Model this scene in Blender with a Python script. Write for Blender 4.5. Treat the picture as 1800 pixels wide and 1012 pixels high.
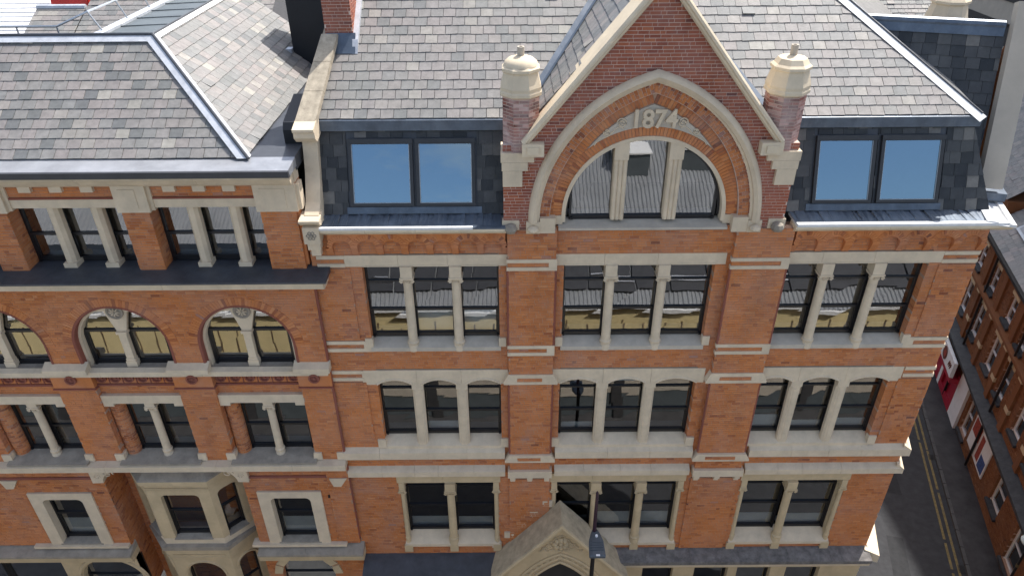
import bpy, bmesh, math, random
from mathutils import Vector, Matrix
random.seed(7)
R = math.radians
scene = bpy.context.scene
for o in list(bpy.data.objects): bpy.data.objects.remove(o)

# ------------------------------------------------------------------ camera, sky, sun, exposure
cam_d = bpy.data.cameras.new('camera'); cam = bpy.data.objects.new('camera', cam_d)
scene.collection.objects.link(cam); scene.camera = cam
cam_d.sensor_width = 36; cam_d.lens = 25.44; cam_d.clip_end = 1000; cam_d.clip_start = .1
cx = Vector((.99997227, -.00397692, -.00629696))
cy = Vector((.00744766, .53396759, .84547214))
cz = cx.cross(cy)
cam.matrix_world = Matrix(((cx.x, cy.x, cz.x, 0), (cx.y, cy.y, cz.y, -15.2), (cx.z, cy.z, cz.z, 26), (0, 0, 0, 1)))

SUN_EL, SUN_AZ = R(57), R(40)          # azimuth from +Y towards +X
world = bpy.data.worlds.new('World'); scene.world = world; world.use_nodes = True
wn = world.node_tree; wn.nodes.clear()
sky = wn.nodes.new('ShaderNodeTexSky'); sky.sky_type = 'NISHITA'; sky.sun_disc = False
sky.sun_elevation = SUN_EL; sky.sun_rotation = SUN_AZ; sky.altitude = 60
sky.air_density = 1.0; sky.dust_density = 3.0; sky.ozone_density = .8
bg = wn.nodes.new('ShaderNodeBackground'); bg.inputs['Strength'].default_value = .15
wo = wn.nodes.new('ShaderNodeOutputWorld')
tc = wn.nodes.new('ShaderNodeTexCoord'); cn = wn.nodes.new('ShaderNodeTexNoise'); cm = wn.nodes.new('ShaderNodeMapping')
cm.inputs['Scale'].default_value = (1, 1, 2.6); cn.inputs['Scale'].default_value = 2.3; cn.inputs['Detail'].default_value = 7; cn.inputs['Roughness'].default_value = .58
wn.links.new(tc.outputs['Generated'], cm.inputs[0]); wn.links.new(cm.outputs[0], cn.inputs['Vector'])
cr = wn.nodes.new('ShaderNodeValToRGB'); cr.color_ramp.elements[0].position = .50; cr.color_ramp.elements[1].position = .66; wn.links.new(cn.outputs[0], cr.inputs[0])
bw = wn.nodes.new('ShaderNodeRGBToBW'); wn.links.new(sky.outputs[0], bw.inputs[0])
bm_ = wn.nodes.new('ShaderNodeMath'); bm_.operation = 'MULTIPLY'; bm_.inputs[1].default_value = 1.5; wn.links.new(bw.outputs[0], bm_.inputs[0])
cx_ = wn.nodes.new('ShaderNodeMix'); cx_.data_type = 'RGBA'; wn.links.new(cr.outputs[0], cx_.inputs[0]); wn.links.new(sky.outputs[0], cx_.inputs[6]); wn.links.new(bm_.outputs[0], cx_.inputs[7])
wn.links.new(cx_.outputs[2], bg.inputs[0]); wn.links.new(bg.outputs[0], wo.inputs[0])
sl = bpy.data.lights.new('sun', 'SUN'); sl.energy = 3.7; sl.angle = R(.5); sl.color = (1, .965, .92)
so = bpy.data.objects.new('sun', sl); scene.collection.objects.link(so)
sdir = Vector((math.cos(SUN_EL)*math.sin(SUN_AZ), math.cos(SUN_EL)*math.cos(SUN_AZ), math.sin(SUN_EL)))
so.rotation_euler = sdir.to_track_quat('Z', 'Y').to_euler(); so.location = (30, 30, 60)
scene.view_settings.view_transform = 'Standard'; scene.view_settings.look = 'None'
scene.view_settings.exposure = .84; scene.view_settings.gamma = 1
scene.render.engine = 'CYCLES'
scene.cycles.max_bounces = 8; scene.cycles.transparent_max_bounces = 12

# ------------------------------------------------------------------ materials
MATS = {}
def newmat(name):
    m = bpy.data.materials.new(name); m.use_nodes = True; nt = m.node_tree
    b = nt.nodes['Principled BSDF']; MATS[name] = m
    return m, nt, b
def nd(nt, t, **kw):
    n = nt.nodes.new(t)
    for k, v in kw.items():
        if k in n.inputs: n.inputs[k].default_value = v
        else: setattr(n, k, v)
    return n
def ramp(nt, src, stops):
    r = nt.nodes.new('ShaderNodeValToRGB'); e = r.color_ramp.elements
    while len(e) < len(stops): e.new(.5)
    for i, (p, c) in enumerate(stops): e[i].position = p; e[i].color = tuple(c)+(1,)
    nt.links.new(src, r.inputs[0]); return r.outputs[0]
def mix(nt, fac, a, b, mode='MIX'):
    n = nt.nodes.new('ShaderNodeMix'); n.data_type = 'RGBA'; n.blend_type = mode
    for i, s in ((0, fac), (6, a), (7, b)):
        if isinstance(s, (int, float)): n.inputs[i].default_value = s
        elif isinstance(s, tuple): n.inputs[i].default_value = s+(1,)
        else: nt.links.new(s, n.inputs[i])
    return n.outputs[2]
def pos(nt, scale=(1, 1, 1)):
    g = nt.nodes.new('ShaderNodeNewGeometry'); m = nt.nodes.new('ShaderNodeMapping')
    m.inputs['Scale'].default_value = scale; nt.links.new(g.outputs['Position'], m.inputs[0]); return m.outputs[0]
def noise(nt, scale, detail=4, rough=.6, vec=None, sc=(1, 1, 1)):
    n = nt.nodes.new('ShaderNodeTexNoise'); n.inputs['Scale'].default_value = scale
    n.inputs['Detail'].default_value = detail; n.inputs['Roughness'].default_value = rough
    nt.links.new(vec if vec else pos(nt, sc), n.inputs['Vector']); return n.outputs[0]
def bump(nt, b, h, strength=.3, dist=.01):
    n = nt.nodes.new('ShaderNodeBump'); n.inputs['Strength'].default_value = strength; n.inputs['Distance'].default_value = dist
    nt.links.new(h, n.inputs['Height']); nt.links.new(n.outputs[0], b.inputs['Normal'])
def attr(nt, name='rnd'):
    a = nt.nodes.new('ShaderNodeAttribute'); a.attribute_name = name; return a.outputs['Fac']

def brick_mat(name, stops, bloom, bloomcol, dark=.35):
    m, nt, b = newmat(name)
    c = ramp(nt, attr(nt), stops)
    c = mix(nt, .3, c, ramp(nt, noise(nt, 40, 3), [(.3, (.35, .35, .35)), (.7, (.75, .75, .75))]), 'SOFT_LIGHT')
    c = mix(nt, ramp(nt, noise(nt, .9, 5, .65), [(.42, (0, 0, 0)), (.75, (bloom,)*3)]), c, bloomcol)
    c = mix(nt, ramp(nt, noise(nt, .55, 6, .75, sc=(1, 1, 1.9)), [(.55, (0, 0, 0)), (.72, (bloom*.9,)*3)]), c, tuple(v*.62+.09 for v in bloomcol))
    c = mix(nt, ramp(nt, noise(nt, .35, 3, .5), [(.4, (0, 0, 0)), (.65, (.35,)*3)]), c, tuple(v*1.35 for v in stops[len(stops)//2][1]))
    c = mix(nt, ramp(nt, noise(nt, 1.0, 4, .6, sc=(1.6, 1.6, .35)), [(.52, (0, 0, 0)), (.8, (dark,)*3)]), c, (.07, .045, .04))
    nt.links.new(c, b.inputs['Base Color']); b.inputs['Roughness'].default_value = .9; b.inputs['Specular IOR Level'].default_value = .25
    bump(nt, b, noise(nt, 60, 4), .5, .004)
brick_mat('brick', [(0, (.16, .052, .030)), (.15, (.30, .090, .036)), (.4, (.46, .160, .053)), (.7, (.52, .192, .066)), (.95, (.55, .24, .10)), (1, (.33, .17, .13))], .5, (.45, .28, .22), .28)
brick_mat('brick_dark', [(0, (.11, .034, .026)), (.25, (.23, .066, .040)), (.6, (.32, .098, .052)), (.88, (.39, .13, .062)), (1, (.50, .18, .065))], .45, (.40, .24, .22))
brick_mat('brick_pale', [(0, (.09, .04, .035)), (.3, (.20, .07, .05)), (.6, (.30, .11, .08)), (.85, (.44, .22, .18)), (1, (.56, .38, .33))], .95, (.62, .49, .46), .35)
brick_mat('brick_brown', [(0, (.09, .035, .015)), (.4, (.17, .065, .024)), (.8, (.22, .09, .034)), (1, (.26, .13, .06))], .2, (.26, .17, .12))
brick_mat('terracotta', [(0, (.20, .066, .045)), (1, (.25, .085, .055))], .2, (.35, .2, .18))

def plain(name, col, rough=.7, var=.25, sc=1.5, dirt=0, dirtcol=(.08, .075, .07), spec=.4, metal=0, bmp=.25, bsc=30, bd=.004):
    m, nt, b = newmat(name)
    lo = tuple(max(0, v*(1-var)) for v in col); hi = tuple(min(1, v*(1+var*.7)) for v in col)
    c = ramp(nt, noise(nt, sc, 6, .65), [(.3, lo), (.7, hi)])
    if dirt:
        c = mix(nt, ramp(nt, noise(nt, 1.3, 6, .7, sc=(2.2, 2.2, .6)), [(.5, (0, 0, 0)), (.78, (dirt,)*3)]), c, dirtcol)
        c = mix(nt, ramp(nt, noise(nt, 14, 4, .7), [(.58, (0, 0, 0)), (.75, (dirt*.7,)*3)]), c, dirtcol)
    nt.links.new(c, b.inputs['Base Color']); b.inputs['Roughness'].default_value = rough
    b.inputs['Specular IOR Level'].default_value = spec; b.inputs['Metallic'].default_value = metal
    if bmp: bump(nt, b, noise(nt, bsc, 5), bmp, bd)
    return m
plain('mortar', (.42, .27, .19), .95, .25, 3)
plain('mortar_light', (.62, .49, .41), .95, .2, 3)
plain('stone', (.645, .53, .38), .85, .14, 2.2, .24, (.30, .26, .20))
plain('stone_cream', (.68, .57, .41), .8, .12, 2.0, .24, (.34, .28, .20))
plain('stone_porch', (.47, .385, .26), .9, .25, 4, .5, (.15, .13, .10))
plain('stone_yellow', (.56, .435, .265), .85, .14, 2.0, .25, (.28, .21, .13))
plain('stone_grey', (.33, .285, .225), .9, .22, 3, .5, (.12, .11, .10))
plain('stone_sill', (.50, .44, .355), .85, .14, 3, .2, (.28, .25, .22))
plain('stone_moss', (.42, .36, .27), .9, .3, 6, .6, (.16, .14, .11))
plain('stone_soot', (.19, .175, .16), .95, .45, 4, .7, (.05, .05, .05))
plain('lead', (.095, .122, .16), .42, .3, 2.5, .25, (.28, .31, .35), .5, .25)
plain('lead_dark', (.058, .063, .073), .5, .3, 2.5, .2, (.12, .13, .15), .5, .1)
plain('lead_pale', (.52, .54, .57), .45, .2, 4, .3, (.3, .31, .34), .5, .2)
plain('flashing_white', (.68, .68, .67), .5, .12, 4, .2, (.5, .5, .5))
plain('gutter_dark', (.045, .046, .05), .35, .2, 3, 0)
plain('gutter_top', (.30, .31, .33), .4, .25, 1.2, .25, (.5, .5, .52), .5, .3)
plain('frame_black', (.012, .012, .014), .35, .2, 4, 0, spec=.5, bmp=0)
plain('frame_grey', (.035, .035, .037), .4, .15, 4, 0, bmp=0)
plain('frame_alu', (.35, .36, .37), .35, .1, 4, 0, metal=.6, bmp=0)
plain('room', (.045, .042, .04), .9, .3, 1, 0, bmp=0)
plain('room_floor', (.10, .085, .07), .9, .3, 1, 0, bmp=0)
plain('blind', (.62, .64, .66), .8, .08, 4, 0, bmp=0)
plain('inner_sill', (.55, .58, .62), .5, .08, 4, 0, bmp=0)
plain('cladding_black', (.012, .014, .018), .55, .2, 2, 0)
plain('render_beige', (.46, .405, .33), .9, .1, 1.5, .1, (.3, .27, .23))
plain('white_paint', (.78, .77, .74), .6, .08, 3, .1, (.4, .38, .35))
plain('red_paint', (.36, .015, .035), .35, .15, 3, 0)
plain('red_plastic', (.5, .03, .02), .35, .15, 3, 0)
plain('steel', (.6, .61, .62), .3, .1, 5, 0, metal=.8, bmp=0)
plain('black_metal', (.012, .011, .012), .4, .2, 5, 0, bmp=0)
plain('plum_metal', (.035, .014, .026), .4, .2, 5, 0, bmp=0)
plain('lamp_grey', (.07, .083, .095), .45, .1, 5, 0, bmp=0)
plain('lamp_glass', (.5, .56, .52), .25, .1, 5, 0, bmp=0)
plain('cream_wall', (.74, .60, .31), .85, .1, .6, .1, (.5, .4, .22))
plain('corrugated', (.24, .25, .26), .5, .2, .7, .25, (.3, .28, .26))
plain('grey_panel', (.10, .115, .12), .45, .2, 1.5, 0)
plain('white_sheet', (.80, .80, .80), .5, .05, 3, 0)
plain('asphalt', (.036, .037, .040), .9, .3, 2.5, .35, (.06, .06, .063), bmp=.6, bsc=120, bd=.006)
plain('pavement', (.05, .048, .048), .9, .35, 1.6, .35, (.05, .05, .05), bmp=.4)
plain('kerb', (.075, .073, .07), .85, .25, 3, .3)
plain('yellow_paint', (.19, .14, .05), .8, .4, 6, .8, (.08, .075, .07))
plain('cornice_dark', (.036, .038, .041), .7, .4, 5, .3, (.14, .14, .14))
plain('poster_white', (.62, .58, .52), .6, .2, 3, 0, bmp=0)
plain('poster_red', (.34, .06, .035), .6, .5, 9, 0, bmp=0)
plain('poster_blue', (.05, .09, .24), .6, .5, 9, 0, bmp=0)
plain('brown_ink', (.14, .045, .03), .7, .2, 5, 0, bmp=0)
plain('wood_panel', (.2, .14, .08), .6, .3, 5, 0)

def slate_mat(name, stops, rough=.6):
    m, nt, b = newmat(name)
    c = ramp(nt, attr(nt), stops)
    g = noise(nt, 6, 5, .7, sc=(1, 1, 1))
    c = mix(nt, .7, c, ramp(nt, g, [(.25, (.33, .33, .33)), (.75, (.68, .68, .68))]), 'OVERLAY')
    c = mix(nt, ramp(nt, noise(nt, 30, 4, .7), [(.62, (0, 0, 0)), (.8, (.35, .35, .35))]), c, (.33, .32, .29))
    nt.links.new(c, b.inputs['Base Color']); b.inputs['Roughness'].default_value = rough; b.inputs['Specular IOR Level'].default_value = .35
    c = mix(nt, ramp(nt, noise(nt, .7, 4, .6), [(.45, (0, 0, 0)), (.7, (.14,)*3)]), c, tuple(v*t for v, t in zip(stops[-1][1], (.72, .80, .72))))
    c = mix(nt, ramp(nt, noise(nt, .9, 4, .6, sc=(1.3, .5, .5)), [(.5, (0, 0, 0)), (.75, (.25,)*3)]), c, tuple(v*.7 for v in stops[0][1]))
    nt.links.new(c, b.inputs['Base Color'])
    bump(nt, b, noise(nt, 25, 5), .5, .006)
slate_mat('slate', [(0, (.135, .138, .136)), (.28, (.178, .178, .172)), (.5, (.205, .198, .188)), (.75, (.228, .205, .194)), (1, (.30, .285, .25))])
slate_mat('slate_dark', [(0, (.020, .023, .027)), (.3, (.036, .039, .042)), (.55, (.052, .054, .056)), (.8, (.078, .078, .077)), (.95, (.105, .104, .10)), (1, (.16, .15, .135))], .55)

def glass_mat(name, tint, boost, wav, ws, gcol=(.95, .96, .97)):
    m, nt, b = newmat(name); nt.nodes.remove(b)
    out = nt.nodes['Material Output']
    tr = nd(nt, 'ShaderNodeBsdfTransparent', Color=tint+(1,)); gl = nd(nt, 'ShaderNodeBsdfGlossy', Roughness=.0)
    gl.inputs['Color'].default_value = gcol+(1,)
    fr = nd(nt, 'ShaderNodeFresnel', IOR=1.5)
    ma = nd(nt, 'ShaderNodeMath', operation='MULTIPLY_ADD'); ma.inputs[1].default_value = 1.5; ma.inputs[2].default_value = boost
    nt.links.new(fr.outputs[0], ma.inputs[0])
    bp = nt.nodes.new('ShaderNodeBump'); bp.inputs['Strength'].default_value = 1; bp.inputs['Distance'].default_value = wav
    oi = nt.nodes.new('ShaderNodeObjectInfo'); g = nt.nodes.new('ShaderNodeNewGeometry')
    va = nd(nt, 'ShaderNodeVectorMath', operation='MULTIPLY_ADD'); va.inputs[1].default_value = (37, 51, 23)
    nt.links.new(oi.outputs['Random'], va.inputs[0]); nt.links.new(g.outputs['Position'], va.inputs[2])
    nt.links.new(noise(nt, ws, 1.5, .4, va.outputs[0]), bp.inputs['Height']); nt.links.new(bp.outputs[0], gl.inputs['Normal'])
    mx = nt.nodes.new('ShaderNodeMixShader')
    nt.links.new(ma.outputs[0], mx.inputs[0]); nt.links.new(tr.outputs[0], mx.inputs[1]); nt.links.new(gl.outputs[0], mx.inputs[2])
    nt.links.new(mx.outputs[0], out.inputs[0])
glass_mat('glass', (.72, .76, .76), .19, .0013, 1.4)
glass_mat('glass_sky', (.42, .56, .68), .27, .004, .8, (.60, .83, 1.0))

# ------------------------------------------------------------------ mesh builder
I4 = Matrix.Identity(4)
WORLD = {}
def reg(o, parent, M=I4):
    scene.collection.objects.link(o)
    if parent is not None:
        o.parent = parent; o.matrix_parent_inverse = WORLD[parent.name].inverted()
    o.matrix_basis = M
    WORLD[o.name] = M.copy()
    return o
class MB:
    def __init__(s): s.v = []; s.f = []; s.r = []
    def face(s, pts, r=.5):
        n = len(s.v); s.v += [tuple(p) for p in pts]; s.f.append(tuple(range(n, n+len(pts)))); s.r.append(r)
    def box(s, x0, x1, y0, y1, z0, z1, r=.5, back=True):
        n = len(s.v)
        s.v += [(x0, y0, z0), (x1, y0, z0), (x1, y1, z0), (x0, y1, z0), (x0, y0, z1), (x1, y0, z1), (x1, y1, z1), (x0, y1, z1)]
        F = [(0, 1, 5, 4), (1, 2, 6, 5), (3, 0, 4, 7), (4, 5, 6, 7), (0, 3, 2, 1)]
        if back: F.append((2, 3, 7, 6))
        for q in F: s.f.append(tuple(n+i for i in q)); s.r.append(r)
        return s
    def prism(s, poly, y0, y1, r=.5):      # poly (x,z) CCW seen from the front (-Y)
        n = len(s.v); k = len(poly)
        s.v += [(x, y0, z) for x, z in poly]+[(x, y1, z) for x, z in poly]
        s.f.append(tuple(range(n, n+k))); s.f.append(tuple(range(n+2*k-1, n+k-1, -1))); s.r += [r, r]
        for i in range(k):
            j = (i+1) % k; s.f.append((n+i, n+k+i, n+k+j, n+j)); s.r.append(r)
        return s
    def prismx(s, poly, x0, x1, r=.5):     # poly (y,z) profile extruded along X
        n = len(s.v); k = len(poly)
        s.v += [(x0, y, z) for y, z in poly]+[(x1, y, z) for y, z in poly]
        s.f.append(tuple(range(n+k-1, n-1, -1))); s.f.append(tuple(range(n+k, n+2*k))); s.r += [r, r]
        for i in range(k):
            j = (i+1) % k; s.f.append((n+i, n+j, n+k+j, n+k+i)); s.r.append(r)
        return s
    def prismz(s, poly, z0, z1, r=.5):
        n = len(s.v); k = len(poly)
        s.v += [(x, y, z0) for x, y in poly]+[(x, y, z1) for x, y in poly]
        s.f.append(tuple(range(n+k-1, n-1, -1))); s.f.append(tuple(range(n+k, n+2*k))); s.r += [r, r]
        for i in range(k):
            j = (i+1) % k; s.f.append((n+i, n+j, n+k+j, n+k+i)); s.r.append(r)
        return s
    def lathe(s, prof, cx=0, cy=0, n=16, r=.5, a0=0., cap=True):
        b = len(s.v)
        for rr, z in prof:
            for i in range(n):
                a = a0+2*math.pi*i/n; s.v.append((cx+rr*math.cos(a), cy+rr*math.sin(a), z))
        for j in range(len(prof)-1):
            for i in range(n):
                k = (i+1) % n; s.f.append((b+j*n+i, b+j*n+k, b+j*n+n+k, b+j*n+n+i)); s.r.append(r)
        if cap:
            s.f.append(tuple(b+(len(prof)-1)*n+i for i in range(n))); s.r.append(r)
            s.f.append(tuple(b+i for i in reversed(range(n)))); s.r.append(r)
        return s
    def tube(s, pts, rad, n=8, r=.5):
        pts = [Vector(p) for p in pts]; b = len(s.v)
        for i, p in enumerate(pts):
            t = (pts[min(i+1, len(pts)-1)]-pts[max(i-1, 0)]).normalized()
            u = t.cross(Vector((0, 0, 1)) if abs(t.z) < .95 else Vector((1, 0, 0))).normalized(); w = t.cross(u)
            rd = rad[i] if isinstance(rad, (list, tuple)) else rad
            for k in range(n):
                a = 2*math.pi*k/n; s.v.append(tuple(p+u*(rd*math.cos(a))+w*(rd*math.sin(a))))
        for j in range(len(pts)-1):
            for i in range(n):
                k = (i+1) % n; s.f.append((b+j*n+i, b+j*n+k, b+j*n+n+k, b+j*n+n+i)); s.r.append(r)
        s.f.append(tuple(b+i for i in reversed(range(n)))); s.f.append(tuple(b+(len(pts)-1)*n+i for i in range(n))); s.r += [r, r]
        return s
    def sweep(s, path, prof, r=.5):        # path (x,z) left to right over the top, prof (n,y)
        b = len(s.v); m = len(prof); P = [Vector(p) for p in path]
        for i, p in enumerate(P):
            t0 = (P[i]-P[i-1]).normalized() if i else None; t1 = (P[i+1]-P[i]).normalized() if i < len(P)-1 else None
            if t0 is None: t0 = t1
            if t1 is None: t1 = t0
            n0 = Vector((-t0.y, t0.x)); n1 = Vector((-t1.y, t1.x)); nn = (n0+n1).normalized(); nn = nn/max(.3, nn.dot(n0))
            for o, y in prof: s.v.append((p.x+nn.x*o, y, p.y+nn.y*o))
        for i in range(len(P)-1):
            for k in range(m):
                l = (k+1) % m; s.f.append((b+i*m+k, b+i*m+l, b+(i+1)*m+l, b+(i+1)*m+k)); s.r.append(r)
        s.f.append(tuple(b+k for k in range(m))); s.f.append(tuple(b+(len(P)-1)*m+k for k in reversed(range(m)))); s.r += [r, r]
        return s
    def mesh(s, name, mat, smooth=False, fix=True):
        me = bpy.data.meshes.new(name); me.from_pydata(s.v, [], s.f)
        a = me.attributes.new('rnd', 'FLOAT', 'FACE'); a.data.foreach_set('value', s.r)
        me.materials.append(MATS[mat])
        if fix:
            bm = bmesh.new(); bm.from_mesh(me); bmesh.ops.recalc_face_normals(bm, faces=bm.faces); bm.to_mesh(me); bm.free()
        if smooth:
            me.polygons.foreach_set('use_smooth', [True]*len(me.polygons))
            try: me.set_sharp_from_angle(angle=R(40))
            except Exception: pass
        return me
def part(name, mb, mat, parent, M=I4, smooth=False, fix=True, kind=None):
    o = bpy.data.objects.new(name, mb if isinstance(mb, bpy.types.Mesh) else mb.mesh(name, mat, smooth, fix))
    reg(o, parent, M)
    if kind: o['kind'] = kind
    return o
def thing(name, label, cat, loc=(0, 0, 0), group=None):
    o = bpy.data.objects.new(name, None); o.empty_display_size = .3
    reg(o, None, Matrix.Translation(loc)); o['label'] = label; o['category'] = cat
    if group: o['group'] = group
    return o
def tag(o, label, cat, group=None):
    o['label'] = label; o['category'] = cat
    if group: o['group'] = group
    return o
def bx(name, parent, mat, *b, M=I4): return part(name, MB().box(*b), mat, parent, M, fix=False)
def jit(a): return random.uniform(-a, a)

# ------------------------------------------------------------------ brickwork
CO = .075
def HR(xa, xb, za, zb): return lambda z: (xa, xb) if za < z < zb else None
def HA(xc, r, za, zs):
    def h(z):
        if z <= za or z >= zs+r: return None
        w = r if z < zs else math.sqrt(max(0, r*r-(z-zs)**2)); return (xc-w, xc+w)
    return h
def HP(xc, Rr, e, za, zs):               # pointed arch, centres offset by e
    def h(z):
        if z <= za or (z-zs) >= math.sqrt(Rr*Rr-e*e): return None
        w = (Rr-e) if z < zs else math.sqrt(max(0, Rr*Rr-(z-zs)**2))-e
        return (xc-w, xc+w) if w > 0 else None
    return h
BRICK_CACHE = {}; JOINT = {'brick_dark': .007, 'brick_pale': .007}
def brick_mesh(L, q, mat):
    k = (round(L, 3), q, mat)
    if k not in BRICK_CACHE:
        BRICK_CACHE[k] = MB().box(0, L, -.007, .02, 0, .061, q/12, False).mesh('brick', mat, fix=False)
    return BRICK_CACHE[k]
def brick_wall(name, parent, x0, x1, z0, z1, y, holes=(), mat='brick', mortar='mortar', depth=.3, bound=None, single=None, M=I4, cap=300, edge=True):
    core = MB(); br = MB(); run = {}; singles = []
    rng = random.Random(hash((round(x0, 2), round(z0, 2), round(y, 2))) & 0xffff)
    k = math.floor(z0/CO); seq = [.225, .225, .225, .1125]; per = sum(seq)
    while k*CO < z1:
        za, zb = max(z0, k*CO), min(z1, (k+1)*CO); zm = (za+zb)/2
        if zb-za > .012:
            lo, hi = bound(zm) if bound else (x0, x1); iv = [(lo, hi)] if hi > lo else []
            for h in holes:
                g = h(zm)
                if g:
                    nv = []
                    for a, b in iv:
                        if g[1] <= a or g[0] >= b: nv.append((a, b)); continue
                        if g[0] > a: nv.append((a, g[0]))
                        if g[1] < b: nv.append((g[1], b))
                    iv = nv
            new = {}
            for a, b in iv:
                key = (round(a, 3), round(b, 3)); new[key] = run.pop(key, za)
            for (a, b), zz in run.items(): core.box(a, b, y, y+depth, zz, za, .5, False)
            run = new
            off = (k*.3123) % per + rng.uniform(-.02, .02); x = math.floor((lo-off)/per)*per+off; i = 0
            jo = JOINT.get(mat, .005); bz0, bz1 = za+jo, zb-jo
            while x < hi:
                L = seq[i % 4]; i += 1
                for a, b in iv:
                    p, q = max(a, x+.005), min(b, x+L-.005)
                    if q-p < .03: continue
                    rv = min(1, max(0, rng.gauss(.52, .17)))
                    full = abs((q-p)-(L-.01)) < .002 and bz1-bz0 > .058
                    if single and full and len(singles) < cap and single((p+q)/2, zm):
                        singles.append((p, bz0, L-.01, int(rv*11.99))); continue
                    pr = rng.uniform(.004, .009); ee = .004 if edge else 0
                    pa = p-(ee if p-a < .012 else 0); qb = q+(ee if b-q < .012 else 0)
                    deep = (p-a < .012 or b-q < .012) and edge
                    br.box(pa, qb, y-pr, y+(min(depth, .28) if deep else .01), bz0, bz1, rv, False)
                x += L
        k += 1
    for (a, b), zz in run.items(): core.box(a, b, y, y+depth, zz, min(z1, k*CO), .5, False)
    w = part(name, core, mortar, parent, M, fix=False)
    if br.f: part('brickwork', br, mat, w, M, fix=False, kind='stuff')
    for p, z, L, q in singles:
        o = bpy.data.objects.new('brick', brick_mesh(L, q, mat)); reg(o, w, M @ Matrix.Translation((p, y, z)))
    return w
def voussoirs(name, parent, cx_, cz_, r0, r1, a0, a1, y0, y1, mat='brick', w=.075, split=0, M=I4):
    br = MB(); rm = (r0+r1)/2; n = max(1, int(abs(a1-a0)*rm/w))
    for i in range(n):
        t0 = a0+(a1-a0)*i/n; t1 = a0+(a1-a0)*(i+1)/n; g = (t1-t0)*.07
        t0 += g; t1 -= g; rs = [(r0, r1)]
        if split: c = r0+(r1-r0)*(.33 if i % 2 else .67); rs = [(r0, c-.005), (c+.005, r1)]
        for a, b in rs:
            br.prism([(cx_+a*math.cos(t), cz_+a*math.sin(t)) for t in (t1, t0)]+[(cx_+b*math.cos(t), cz_+b*math.sin(t)) for t in (t0, t1)], y0-random.uniform(0, .005), y1, min(1, max(0, random.gauss(.5, .22))))
    return part(name, br, mat, parent, M, kind='stuff')

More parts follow.
